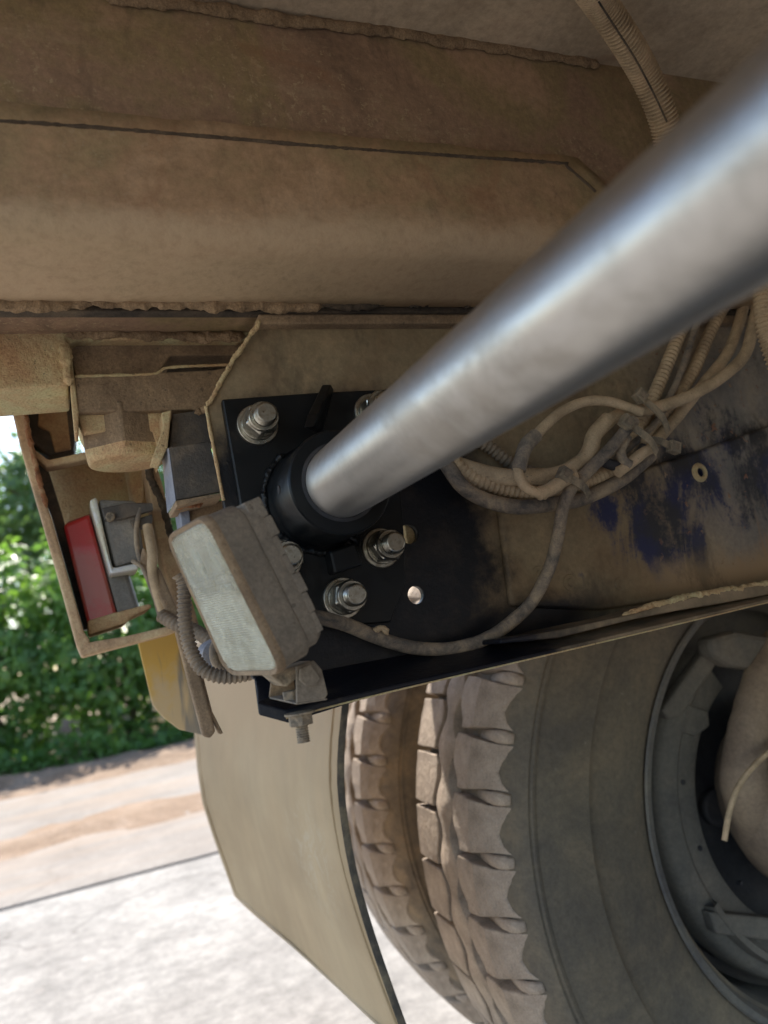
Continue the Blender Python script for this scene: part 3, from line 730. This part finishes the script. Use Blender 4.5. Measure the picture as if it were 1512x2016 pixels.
tl = thing('tail_lamp', 'dusty red tail lamp in the rusty frame', 'tail lamp', at(180, 1150, .78))
hexa('lens', [at(124, 1034, .745), at(176, 1012, .745), at(232, 1215, .745), at(176, 1246, .745), at(130, 1028, .83), at(182, 1010, .83), at(236, 1210, .83), at(182, 1240, .83)], 'red', tl, .003)
hexa('housing', [at(177, 1012, .747), at(225, 1040, .747), at(272, 1200, .747), at(233, 1216, .747), at(184, 1012, .83), at(228, 1040, .83), at(276, 1198, .83), at(238, 1212, .83)], 'grey_plastic', tl, .003)
slab('base_rim', [(172, 1222), (230, 1205), (296, 1188), (300, 1196), (258, 1215), (250, 1226), (175, 1250)], .742, .08, 'tan', tl, .002)
sl2 = thing('side_lamp', 'grey boxed lamp with white rim mounted on top of the red tail lamp', 'lamp', at(230, 1060, .73))
slab('rim', [(176, 985), (190, 978), (222, 1118), (272, 1108), (274, 1120), (218, 1130)], .712, .05, 'white_plastic', sl2, .002)
slab('housing', [(192, 982), (270, 985), (285, 1100), (226, 1118)], .715, .055, 'grey_plastic', sl2, .004)
slab('clip', [(200, 1000), (250, 990), (300, 990), (302, 1004), (240, 1022), (206, 1024)], .708, .008, 'darkbox', sl2, .001)
p = at(217, 1018, .708); cyl_y('screw', p.x, p.z, .004, .703, .712, 'bolt_dusty', sl2, 16, .001)
slab('clip', [(255, 1025), (300, 1012), (300, 1030), (262, 1042)], .712, .02, 'darkbox', sl2, .001)
wires = thing('lamp_wires', 'dusty wire loom beside the side lamp', 'wires', at(280, 1080, .71))
cable('wire', [at(275, 1000, .71), at(268, 1050, .708), at(275, 1100, .71), at(300, 1160, .715), at(315, 1215, .72)], .0022, 'cable_dark', wires)
cable('wire', [at(290, 1035, .71), at(300, 1090, .70), at(300, 1130, .70), at(320, 1200, .71)], .0045, 'cable', wires)
cable('wire', [at(262, 1105, .705), at(270, 1110, .70), at(282, 1120, .70), at(310, 1190, .71)], .002, 'cable_dark', wires)

ym = tag(slab('marker_plate', [(270, 1258), (346, 1236), (356, 1290), (398, 1447), (352, 1436), (318, 1410), (300, 1388)], .90, .004, 'yellow', None, .001),
         'dusty yellow marker plate with rounded lower corner hanging below the lamp frame', 'marker plate')
sb = thing('support_bar', 'dusty flat steel bar hanging down below the lamp frame', 'bar', at(400, 1440, .70))
slab('bar', [(282, 1075), (318, 1125), (350, 1200), (386, 1300), (425, 1440), (414, 1454), (400, 1450), (372, 1345), (345, 1240), (300, 1150), (276, 1105)], .70, .012, 'brown', sb, .002)
slab('bar_lip', [(388, 1318), (398, 1322), (418, 1400), (440, 1444), (432, 1446), (412, 1405)], .705, .008, 'brown', sb, .001)

cd = tag(conduit('corrugated_conduit', [at(352, 1130, .62), at(362, 1150, .62), at(364, 1220, .618), at(376, 1280, .612), at(400, 1318, .605), at(440, 1332, .60), at(488, 1326, .60), at(520, 1310, .61)], .0058, 'conduit_dark', None, .0036),
         'dusty corrugated conduit looping down below the work lamp', 'conduit')
cd2 = tag(conduit('corrugated_conduit', [at(318, 1212, .70), at(345, 1228, .69), at(380, 1240, .68), at(415, 1262, .66), at(450, 1290, .65)], .0062, 'conduit_dark', None, .0042),
          'dusty corrugated conduit running from the lamp frame behind the work lamp', 'conduit')
gr = thing('air_coupling', 'silver grey coupling with dusty hoses half hidden behind the work lamp', 'coupling', at(425, 1290, .66))
p = at(424, 1290, .655)
lathe('coupling_ring', [(.006, .64), (.0125, .64), (.014, .645), (.014, .665), (.006, .67)], p.x, p.z, 'greyedge', gr, 32)
cable('hose', [at(432, 1250, .64), at(420, 1280, .635), at(428, 1310, .635), at(460, 1322, .64)], .0035, 'cable_dark', gr)
cable('hose', [at(442, 1256, .64), at(434, 1285, .635), at(442, 1308, .635), at(465, 1315, .64)], .003, 'cable', gr)

# ------------------------------------------------------------------ mud flap
def mudflap():
    R = [(690, 1290), (682, 1385), (674, 1450), (671, 1540), (681, 1630), (698, 1720), (728, 1830), (764, 1940), (804, 2050)]
    L = [(372, 1262, 1.28), (384, 1400, 1.28), (391, 1470, 1.28), (398, 1560, 1.28), (425, 1650, 1.28), (468, 1765, 1.27), (560, 1845, 1.10), (660, 1932, .94), (780, 2040, .78)]
    V = []; Fc = []; n = 14
    rp = [at(x, y, .76) for x, y in R]; lp = [at(x, y, Y) for x, y, Y in L]
    rows_r = spline(rp, .02); m = len(rows_r)
    # left border resampled with the corner kept
    def lin(P, m):
        L_ = [0]
        for i in range(1, len(P)): L_.append(L_[-1] + (P[i] - P[i - 1]).length)
        out = []; j = 0
        for k in range(m):
            s = L_[-1] * k / (m - 1)
            while j < len(L_) - 2 and L_[j + 1] < s: j += 1
            out.append(P[j].lerp(P[j + 1], (s - L_[j]) / (L_[j + 1] - L_[j])))
        return out
    rows_l = lin(lp, m)
    for i in range(m):
        for k in range(n + 1):
            f = k / n; p = rows_r[i].lerp(rows_l[i], f)
            p.x += .010 * math.sin(math.pi * f) * (p.y - .7) + .003 * noise.noise(p * 6)
            V.append(p)
    for i in range(m - 1):
        for k in range(n):
            a = i * (n + 1) + k; Fc.append((a, a + 1, a + n + 2, a + n + 1))
    o = mesh('mud_flap', V, Fc, ['flap', 'flap_edge'], None, 60)
    s = o.modifiers.new('thick', 'SOLIDIFY'); s.thickness = .008; s.offset = 0; s.material_offset_rim = 1
    b = o.modifiers.new('edge', 'BEVEL'); b.width = .0012; b.segments = 2; b.limit_method = 'ANGLE'
    tag(o, 'hanging dusty grey rubber mud flap with scuff marks behind the tyres', 'mud flap')
    def row(f): return [rows_r[i].lerp(rows_l[i], f) + Vector((-.0045 + .010 * math.sin(math.pi * f) * (rows_r[i].lerp(rows_l[i], f).y - .7), 0, 0)) for i in range(m)]
    for f in (.035, .965): sweep('edge_bead', spline(row(f), .02), .0016, 'flap', o, 6)
    return o
mudflap()

# ------------------------------------------------------------------ twin wheel
WX, WZ = .854, .549
PITCH = 2 * math.pi / 46
def wheel(name, dy, label, K):
    t = thing(name, label, 'wheel', (WX, .85 + dy, WZ), 'twin wheels of the rear axle')
    pf = [(r * K, y) for r, y in [(.262, .775), (.276, .762), (.285, .757), (.300, .752), (.345, .744), (.362, .743), (.369, .7405), (.372, .7365), (.395, .7355), (.425, .737),
          (.436, .7395), (.439, .7380), (.4415, .7380), (.443, .7408), (.446, .7402), (.4485, .7422), (.455, .749), (.462, .758), (.468, .772), (.4705, .80), (.472, .85), (.4705, .90),
          (.468, .940), (.46, .957), (.44, .968), (.40, .972), (.34, .966), (.285, .95), (.262, .935)]]
    ty = lathe('tyre', [(r, y + dy) for r, y in pf], WX, WZ, ['tyre', 'groove'], t, 160, 35)
    for f in ty.data.polygons:
        c = f.center; rr = math.hypot(c.x - WX, c.z - WZ)
        if rr > .4692 * K or (dy > 0 and rr > .36): f.material_index = 1
    piv = Vector((WX, 0, WZ))
    def crown(y, top):
        return top - 1.25 * max(0, .80 - y) ** 1.25 if y < .80 else top - .35 * (y - .85) ** 2
    def block(name, a0, a1, cols, top, base, seedoff):
        # cols: list of (y at a0 .. list over samples); mesh around angle pi (rear of the wheel)
        S = len(cols); T = len(cols[0][1]); V = []; Fc = []
        for si, (a, ys) in enumerate(cols):
            for yi, y in enumerate(ys):
                r = crown(y, top) + .0006 * noise.noise(Vector((a * 7, y * 90, seedoff)))
                V.append((r, .5 + (a - .5) * (1 - (.16 * min(1, max(0, (.822 - y) / .04)) if y < .85 else 0)) + .03 * noise.noise(Vector((a * 3, y * 160, seedoff))), y + .0012 * noise.noise(Vector((a * 9, y * 60, seedoff + 4)))))
        top_n = len(V)
        for (r, a, y) in list(V): V.append((min(base, r - .009), a, y))
        W = []
        for (r, a, y) in V:
            th = math.pi + (a - .5) * PITCH
            W.append((K * r * math.cos(th), y + dy, K * r * math.sin(th)))
        for s in range(S - 1):
            for q in range(T - 1):
                i = s * T + q; Fc.append((i, i + 1, i + T + 1, i + T))
        ring = [s * T for s in range(S)] + [(S - 1) * T + q for q in range(1, T)] + [s * T + T - 1 for s in range(S - 2, -1, -1)] + [q for q in range(T - 2, 0, -1)]
        for i in range(len(ring)):
            a, b = ring[i], ring[(i + 1) % len(ring)]; Fc.append((a, b, top_n + b, top_n + a))
        me = bpy.data.meshes.new(name); me.from_pydata(W, [], Fc)
        bm = bmesh.new(); bm.from_mesh(me); bmesh.ops.recalc_face_normals(bm, faces=bm.faces)
        bm.to_mesh(me); bm.free(); me.materials.append(M['tread'])
        return me
    A = [.045, .2, .40, .60, .8, .955]
    zz = [.0, .006, .008, .003, -.005, -.006]                  # zigzag of the groove edges
    outer = [.752, .756, .764, .767, .763, .754]
    md = block('shoulder_block', 0, 1, [(a, [.832 + zz[i], .815, .80, outer[i] + (.80 - outer[i]) * .5, outer[i]]) for i, a in enumerate(A)], .4865, .466, 1)
    mb = block('tread_block', 0, 1, [(a, [.950, .93, .905, .884 + zz[(i + 3) % 6]]) for i, a in enumerate(A)], .4865, .466, 2)
    # raised bar in each shoulder groove
    V = []; Fc = []
    path = [(.812, .468), (.796, .4705), (.780, .4715), (.768, .4695), (.760, .4650), (.753, .4585)]
    nn = 8; thk = [.004, .0058, .0068, .0074, .0072, .0052]
    for i, (y, r) in enumerate(path):
        for k in range(nn):
            a = 2 * math.pi * k / nn
            V.append((-K * (r + .45 * thk[i] * math.cos(a)), y + dy - .3 * thk[i] * math.cos(a), thk[i] * math.sin(a)))
    for i in range(len(path) - 1):
        for k in range(nn): Fc.append((i * nn + k, i * nn + (k + 1) % nn, (i + 1) * nn + (k + 1) % nn, (i + 1) * nn + k))
    Fc += [tuple(range(nn))[::-1], tuple((len(path) - 1) * nn + k for k in range(nn))]
    ml = bpy.data.meshes.new('shoulder_bar'); ml.from_pydata(V, [], Fc)
    for pl in ml.polygons: pl.use_smooth = True
    ml.materials.append(M['tread'])
    for i in range(46):
        a = i * PITCH
        for nm, me, off in (('shoulder_block', md, 0), ('tread_block', mb, .45), ('shoulder_bar', ml, .5)):
            o = bpy.data.objects.new(nm, me); COL.objects.link(o); o.parent = ty
            o.matrix_parent_inverse = Matrix.Identity(4)
            o.location = piv; o.rotation_euler = (0, -(a + off * PITCH), 0)
            if nm != 'shoulder_bar':
                b = o.modifiers.new('edge', 'BEVEL'); b.width = .0016; b.segments = 2; b.limit_method = 'ANGLE'; b.angle_limit = .6
    # zigzag centre rib
    V = []; Fc = []; S = 46 * 6
    for i in range(S):
        ph = (i / 6) % 1; k = i % 6; th = math.pi + i / 6 * PITCH
        z1 = .842 + zz[k]; z2 = .874 + zz[(k + 3) % 6]
        for y, r in ((z1, .466), (z1 + .0005, .4855), (z1 + .002, .4865), (z2 - .002, .4865), (z2 - .0005, .4855), (z2, .466)):
            V.append((WX + K * r * math.cos(th), y + dy, WZ + K * r * math.sin(th)))
    for i in range(S):
        j = (i + 1) % S
        for q in range(5): Fc.append((i * 6 + q, j * 6 + q, j * 6 + q + 1, i * 6 + q + 1))
    mesh('tread_rib', V, Fc, 'tread', ty, 50)
    rim = lathe('rim', [(r, y + dy) for r, y in [(.279, .7600), (.2835, .7545), (.281, .7525), (.2745, .754), (.268, .766), (.2635, .79), (.258, .80), (.256, .86), (.25, .90), (.18, .92), (.1, .93)]], WX, WZ, 'rim', t, 128, 40)
    return t
w1 = wheel('truck_wheel', 0, 'truck wheel with worn block tread nearest the axle, its sidewall facing in', 1.0)
w2 = wheel('truck_wheel', .372, 'outer twin truck wheel half hidden between mud flap and inner tyre', .99)

# ------------------------------------------------------------------ brake and axle
bk = thing('drum_brake', 'dusty grey drum brake backing plate inside the wheel', 'brake', (WX, .80, WZ))
bp = lathe('backing_plate', [(.172, .812), (.172, .797), (.176, .795), (.200, .795), (.205, .791), (.225, .791), (.231, .794), (.236, .803), (.238, .83)], WX, WZ, 'brake', bk, 128, 35, math.radians(122), math.radians(122 + 290))
lathe('drum', [(.236, .86), (.246, .842), (.249, .835), (.249, .90)], WX, WZ, 'rim', bk, 128, 40)
for px, py in ((1375, 1418), (1345, 1540), (1378, 1670), (1460, 1740)):
    p = at(px, py, .7945); cyl_y('plate_hole', p.x, p.z, .0032, .7935, .80, 'nearblack', bk, 16, 0)
cyl_y('inner_shadow_plate', WX, WZ, .172, .85, .86, 'nearblack', bk, 64)  # near-black disc painting the shade inside the hub
slab('shoe_bar', [(1402, 1262), (1432, 1280), (1340, 1412), (1318, 1418), (1304, 1398)], .775, .016, 'brake', bk, .004)
slab('shoe_bar', [(1398, 1796), (1600, 1815), (1600, 1862), (1412, 1840)], .775, .016, 'brake', bk, .003)
slab('plate_lug', [(1352, 1385), (1395, 1400), (1398, 1430), (1370, 1450), (1340, 1440)], .790, .005, 'brake', bk, .002)
lathe('shoe_rim', [(.205, .79), (.208, .776), (.216, .774), (.219, .79)], WX, WZ, 'brake', bk, 60, 40, math.radians(205), math.radians(300))
ax = thing('rear_axle', 'dusty brown axle housing and brake arm entering the wheel', 'axle', (WX, .6, WZ))
lathe('axle_tube', [(.10, .84), (.125, .80), (.13, .77), (.13, .735), (.118, .715), (.10, .70), (.088, .66), (.085, .45), (.085, -.3), (.01, -.3)], WX, WZ, 'axle', ax, 72, 35)
arm = spline([at(1540, 1250, .76), at(1500, 1340, .75), at(1475, 1440, .745), at(1464, 1540, .75), at(1500, 1650, .79)], .008)
sweep('brake_arm', arm, lambda i: .020 + .010 * (i / len(arm)), 'axle', ax, 20, .12, 3)
slab('arm_head', [(1400, 1256), (1450, 1242), (1512, 1252), (1600, 1252), (1600, 1330), (1490, 1320), (1440, 1312), (1405, 1290)], .752, .03, 'brake', ax, .008)
cyl_y('camshaft_housing', at(1412, 1590, .84).x, at(1412, 1590, .84).z, .024, .835, .85, 'nearblack', ax, 32, .004)
cable('brake_hose', [at(1580, 1440, .70), at(1512, 1482, .70), at(1462, 1535, .70), at(1438, 1590, .70), at(1426, 1655, .70)], .0032, 'cable', ax)

# ------------------------------------------------------------------ work lamp
wl_ = thing('work_lamp', 'dusty rectangular work lamp with ribbed pale lens tilted outward', 'work lamp', at(590, 1370, .45))
Bc = at(404, 1012, .425); Cc = at(562, 1328, .425)
Ac = at(328, 1054, .488); Dc = at(452, 1330, .488)
def lamp():
    e1 = (Cc - Bc); e2 = (Ac - Bc)
    nrm = e1.cross(e2).normalized()
    if nrm.x < 0: nrm = -nrm
    corners = [Ac, Bc, Cc, Dc]; cen = (Ac + Bc + Cc + Dc) / 4
    def loop(scale, off, rad=.16, k=5, sh=Vector((0, 0, 0))):
        P = []
        for i in range(4):
            c0 = corners[i]; a = corners[i - 1]; b = corners[(i + 1) % 4]
            ra = min(.012, (a - c0).length * .2); rb = min(.012, (b - c0).length * .2)
            p0 = c0 + (a - c0).normalized() * ra; p1 = c0 + (b - c0).normalized() * rb
            for q in range(k):
                t = q / (k - 1); P.append((p0 * (1 - t) + c0 * t) * (1 - t) + (c0 * (1 - t) + p1 * t) * t)
        return [cen + (p - cen) * scale + nrm * off + sh for p in P]
    def loft(name, loops, mat, cap0=True, cap1=True, smooth=40, bevel=0):
        n = len(loops[0]); V = [p for l in loops for p in l]; Fc = []
        for l in range(len(loops) - 1):
            for q in range(n): Fc.append((l * n + q, l * n + (q + 1) % n, (l + 1) * n + (q + 1) % n, (l + 1) * n + q))
        if cap0: Fc.append(tuple(range(n))[::-1])
        if cap1: Fc.append(tuple((len(loops) - 1) * n + q for q in range(n)))
        return mesh(name, V, Fc, mat, wl_, smooth, bevel)
    loft('housing', [loop(.93, .004), loop(.93, 0), loop(.985, -.001), loop(1.0, .001), loop(1.0, .005), loop(.985, .0065), loop(.985, .0205), loop(.955, .0225), loop(.90, .023)], 'lamp_body', cap0=False)
    loft('rim', [loop(.94, .003), loop(.94, -.0006), loop(.985, -.0016), loop(1.004, .0006), loop(1.004, .004), loop(.99, .005)], 'brown', False, False)
    # heat sink back with a wavy rear edge
    L1 = loop(.93, .0231); L2 = []
    for i, p in enumerate(loop(.88, .0350)):
        L2.append(p)
    loft('heat_sink', [L1, loop(.93, .0305), L2], 'lamp_body', bevel=.0008)
    # fins as separate thin plates across the back
    for k in range(7):
        t = (k + .7) / 8
        a = Bc.lerp(Cc, t); b = Ac.lerp(Dc, t); mid = (a + b) / 2
        a = mid + (a - mid) * .91; b = mid + (b - mid) * .91; u = e1.normalized() * .0061
        o1 = nrm * .026; o2 = nrm * (.0372 + .0014 * math.sin(k * 1.9))
        hexa('fin', [a + o1 - u, a + o1 + u, b + o1 + u, b + o1 - u, a + o2 - u, a + o2 + u, b + o2 + u, b + o2 - u], 'lamp_body', wl_, .0008)
    loft('reflector', [loop(.92, .001), loop(.86, .010), loop(.80, .013)], 'reflector', False, True, 30)
    loft('lens', [loop(.935, .0012), loop(.935, -.0004), loop(.92, -.0009)], 'lens', False, True, 30)
    def q(u, v, o=-.0014):
        return Bc.lerp(Cc, u).lerp(Ac.lerp(Dc, u), v) + nrm * o
    # lamp tubes and dividers behind the cover
    for (u0, u1, v) in ((.14, .36, .30), (.16, .34, .66), (.42, .62, .32), (.68, .92, .28), (.68, .92, .62)):
        P = spline([q(u0, v, .0068), q((u0 + u1) / 2, v, .0058), q(u1, v, .0068)], .002)
        sweep('lamp_tube', P, lambda i: .0042 * math.sin(math.pi * (i + .6) / (len(P) + .2)) ** .5, 'lens_clear', wl_, 14)
    for u in (.39, .655):
        hexa('divider', [q(u - .012, .08, .003), q(u + .012, .08, .003), q(u + .012, .92, .003), q(u - .012, .92, .003), q(u - .012, .08, .011), q(u + .012, .08, .011), q(u + .012, .92, .011), q(u - .012, .92, .011)], 'white_plastic', wl_, .0005)
    for k in range(60):
        u = .06 + .88 * k / 59
        a, b = q(u - .007, .07, -.0006), q(u + .007, .07, -.0006); c, d = q(u + .007, .93, -.0006), q(u - .007, .93, -.0006)
        top0, top1 = q(u, .07, -.00115), q(u, .93, -.00115)
        mesh('lens_rib', [a, b, c, d, top0, top1], [(0, 4, 5, 3), (1, 2, 5, 4), (0, 1, 4), (3, 5, 2)], 'lens', wl_)
lamp()
# U bracket and through bolt
slab('bracket_leg', [(583, 1312), (618, 1300), (634, 1318), (646, 1366), (640, 1376), (584, 1384)], .470, .0025, 'lamp_body', wl_, .0008)
hexa('bracket_base', [at(530, 1372, .505), at(584, 1384, .470), at(645, 1374, .470), at(600, 1360, .505), at(530, 1376, .505), at(584, 1388, .470), at(645, 1378, .470), at(600, 1364, .505)], 'lamp_body', wl_, .0006)
slab('bracket_leg', [(536, 1322), (580, 1340), (584, 1380), (530, 1374)], .507, .0025, 'brown', wl_, .0008)
slab('pivot', [(528, 1326), (560, 1318), (612, 1300), (606, 1316), (566, 1352), (556, 1350)], .478, .025, 'bolt_dusty', wl_, .001)
slab('pivot_nut', [(592, 1316), (612, 1306), (632, 1334), (626, 1348), (604, 1352), (590, 1338)], .466, .004, 'lamp_body', wl_, .001)
def disc_dir(name, base, r, h, mat, parent, n=6, bevel=.0006):
    V = [base + Vector((r * math.cos(.4 + 2 * math.pi * i / n), r * math.sin(.4 + 2 * math.pi * i / n), 0)) for i in range(n)]
    return prism(name, V, (0, 0, h), mat, parent, bevel, 40)
p = at(574, 1366, .487)
disc_dir('bolt_head', p - Vector((0, 0, .004)), .0062, .006, 'bolt_dusty', wl_)
p2 = at(592, 1418, .487)
disc_dir('nut', p2 - Vector((0, 0, .003)), .0082, .0065, 'bolt_dusty', wl_)
disc_dir('washer', p2 + Vector((0, 0, .0037)), .0098, .0014, 'bolt_dusty', wl_, 24, .0003)
P = [p2 - Vector((0, 0, .002 + .0004 * i)) for i in range(30)]
sweep('stud', P, lambda i: .0042 if (i % 4) < 2 else .0036, 'bolt_dusty', wl_, 16)

# ------------------------------------------------------------------ cables and conduits on the rail
def cab(name, pts, r, mat, label, cat='cable', Y=.535, corr=None, pY=None):
    P = [at(x, y, (pY[i] if pY else Y)) for i, (x, y) in enumerate(pts)]
    o = conduit(name, P, r, mat, None, corr) if corr else cable(name, P, r, mat)
    return tag(o, label, cat, 'cables and conduits along the rail')
cab('corrugated_conduit', [(1380, 560), (1358, 612), (1333, 670), (1302, 745), (1283, 790), (1258, 840), (1225, 895), (1190, 925), (1140, 948), (1090, 958)], .0065, 'conduit', 'wide ribbed conduit left of the thin cable, running from under the tube into the bundle', 'conduit', .543, .0048)
cab('corrugated_conduit', [(1450, 555), (1424, 605), (1400, 650), (1365, 730), (1338, 772), (1300, 820), (1262, 868)], .0062, 'conduit', 'ribbed conduit between the thin cable and the two smooth cables', 'conduit', .545, .0048)
cab('cable', [(1392, 580), (1364, 660), (1345, 720), (1322, 775), (1290, 832), (1240, 880), (1205, 910)], .0032, 'cable_dark', 'thin grey cable squeezed between the two ribbed conduits')
cab('cable', [(1475, 540), (1460, 618), (1432, 695), (1384, 757), (1330, 824), (1290, 870)], .0055, 'cable', 'smooth tan cable curving down beside the second ribbed conduit', Y=.540)
cab('cable', [(1500, 560), (1482, 645), (1464, 702), (1414, 747), (1350, 783), (1284, 804), (1231, 812), (1190, 832)], .0056, 'cable', 'smooth tan cable sweeping across to the taped joint', Y=.522)
cab('taped_cable', [(1198, 826), (1180, 845), (1169, 858), (1162, 885), (1150, 905), (1132, 918), (1112, 930), (1080, 938), (1040, 938), (1000, 940), (950, 930), (900, 915), (850, 890)], .0070, 'cable', 'wrinkled cable joint wrapped in dusty tape', pY=[.518] * 8 + [.522, .528, .534, .54, .545])
cab('cable', [(1262, 812), (1231, 800), (1195, 790), (1151, 791), (1102, 813), (1055, 857), (1030, 889), (1019, 924), (1031, 955), (1052, 968), (1075, 974)], .0042, 'cable', 'round cable loop beneath the steel tube', Y=.505)
cab('cable_sleeve', [(1056, 856), (1038, 874), (1028, 896), (1021, 926)], .0058, 'cable_dark', 'dark sleeve on the bend of the cable loop', 'sleeve', .505)
cab('corrugated_conduit', [(900, 850), (940, 868), (966, 882), (992, 903), (1020, 920), (1060, 935)], .0058, 'conduit_dark', 'shadowed ribbed conduit emerging under the tube, uppermost of the three', 'conduit', .548, .0042)
cab('corrugated_conduit', [(870, 885), (892, 910), (930, 940), (974, 957), (1040, 970), (1098, 968), (1151, 951), (1190, 935), (1216, 925)], .0066, 'conduit', 'long ribbed conduit sagging along the middle of the cable bundle', 'conduit', .535, .0046)
cab('cable', [(850, 880), (877, 911), (908, 955), (952, 983), (1018, 998), (1098, 991), (1148, 981), (1218, 948), (1260, 915), (1282, 895)], .0062, 'cable_dark', 'scuffed grey cable forming the bottom of the bundle', Y=.530)
cab('cable', [(1248, 828), (1236, 842), (1195, 890), (1147, 938), (1121, 968), (1107, 1004), (1099, 1053), (1081, 1120), (1049, 1182), (1009, 1222), (960, 1256), (900, 1275), (840, 1278), (790, 1270), (740, 1254), (690, 1233), (640, 1218), (590, 1212)], .0052, 'cable_dark', 'single grey lead drooping from the bundle to the work lamp', pY=[.508] * 5 + [.515, .52, .53, .538, .54, .54, .54, .54, .538, .535, .53, .52, .51])
cab('wire_stub', [(1180, 905), (1204, 915), (1232, 918), (1252, 905), (1268, 880)], .0045, 'nearblack', 'short black connector stub held in the cable bundle', 'connector', .517)
cab('wire_stub', [(1235, 860), (1222, 885), (1226, 905), (1240, 915)], .0042, 'cable_dark', 'short grey looped wire end beside the black connector', 'connector', .512)
cab('tape_scrap', [(1060, 972), (1085, 962), (1108, 946), (1130, 935)], .0055, 'cable', 'crumpled tape end at the low end of the cable loop', 'tape', .503)
cab('tape_scrap', [(1215, 930), (1240, 912), (1268, 890), (1284, 880)], .005, 'cable', 'peeling dusty tape along the lower end of the bundle', 'tape', .515)
p = [(728, 1242), (752, 1236), (764, 1250)]
tag(crust('tape_scrap', [at(x, y, .532) for x, y in p], .0026, 'cable', None, 5), 'torn tape flap on the drooping lamp lead', 'tape')
def tie(label, head, end, Y, w=11):
    t = thing('cable_tie', label, 'cable tie', at(*end, Y), 'cable ties on the bundle')
    h = at(*head, Y); e = at(*end, Y); d = (e - h).normalized(); s = d.cross(Vector((0, 1, 0))).normalized()
    q = Vector((0, -1, 0)); hw = .0034
    def bar(name, a, b, hw, d0, d1, mat='tie', bev=.0006):
        return hexa(name, [a + s * hw + q * d0, a - s * hw + q * d0, b - s * hw + q * d0, b + s * hw + q * d0, a + s * hw + q * d1, a - s * hw + q * d1, b - s * hw + q * d1, b + s * hw + q * d1], mat, t, bev)
    bar('head', h - d * .005, h + d * .0055, .0052, -.002, .0055)
    bar('head_slot', h - d * .002, h + d * .0025, .0028, .0057, .0066, 'conduit_dark', .0003)
    P = spline([h + q * .001, h.lerp(e, .3) + q * .004, h.lerp(e, .65) + q * .004, e - q * .003], .003)
    V = []; Fc = []
    for pp in P: V += [pp + s * hw, pp - s * hw, pp - s * hw - q * .0016, pp + s * hw - q * .0016]
    for i in range(len(P) - 1):
        for k in range(4): Fc.append((i * 4 + k, i * 4 + (k + 1) % 4, i * 4 + 4 + (k + 1) % 4, i * 4 + 4 + k))
    Fc += [(0, 1, 2, 3), (len(V) - 1, len(V) - 2, len(V) - 3, len(V) - 4)]
    mesh('strap', V, Fc, 'tie', t, None, .0004)
    return t
tie('dusty cable tie uppermost across the two ribbed conduits', (1257, 780), (1322, 848), .512)
tie('dusty cable tie whose head sits above the black connector', (1230, 832), (1300, 890), .503)
tie('dark cable tie around the taped joint and the lamp lead', (1108, 935), (1166, 976), .500)
tie('cable tie lowest on the rail, its head turned outward', (1324, 882), (1268, 862), .512)
# braided hose hanging from the floor plate, above the tube
tag(conduit('braided_hose', [at(1120, -80, .34), at(1176, 0, .37), at(1228, 75, .385), at(1266, 140, .40), at(1296, 205, .41), at(1313, 265, .42), at(1320, 330, .43)], .0112, 'cable', None, .0030),
    'tan braided hose crossing the upper body and passing behind the steel tube', 'hose')
tag(cable('hose_seam', [at(1170, -10, .359), at(1210, 52, .371), at(1252, 118, .385), at(1288, 186, .398), at(1313, 240, .4075)], .0007, 'gap'),
    'dark stitched seam running along the braided hose', 'seam')
tag(conduit('corrugated_conduit', [at(1500, 540, .48), at(1503, 600, .48), at(1508, 650, .48), at(1530, 720, .48), at(1560, 780, .48)], .0085, 'conduit', None, .0042),
    'wide ribbed conduit cut by the photo edge under the tube', 'conduit', 'cables and conduits along the rail')
bpy.context.view_layer.update()
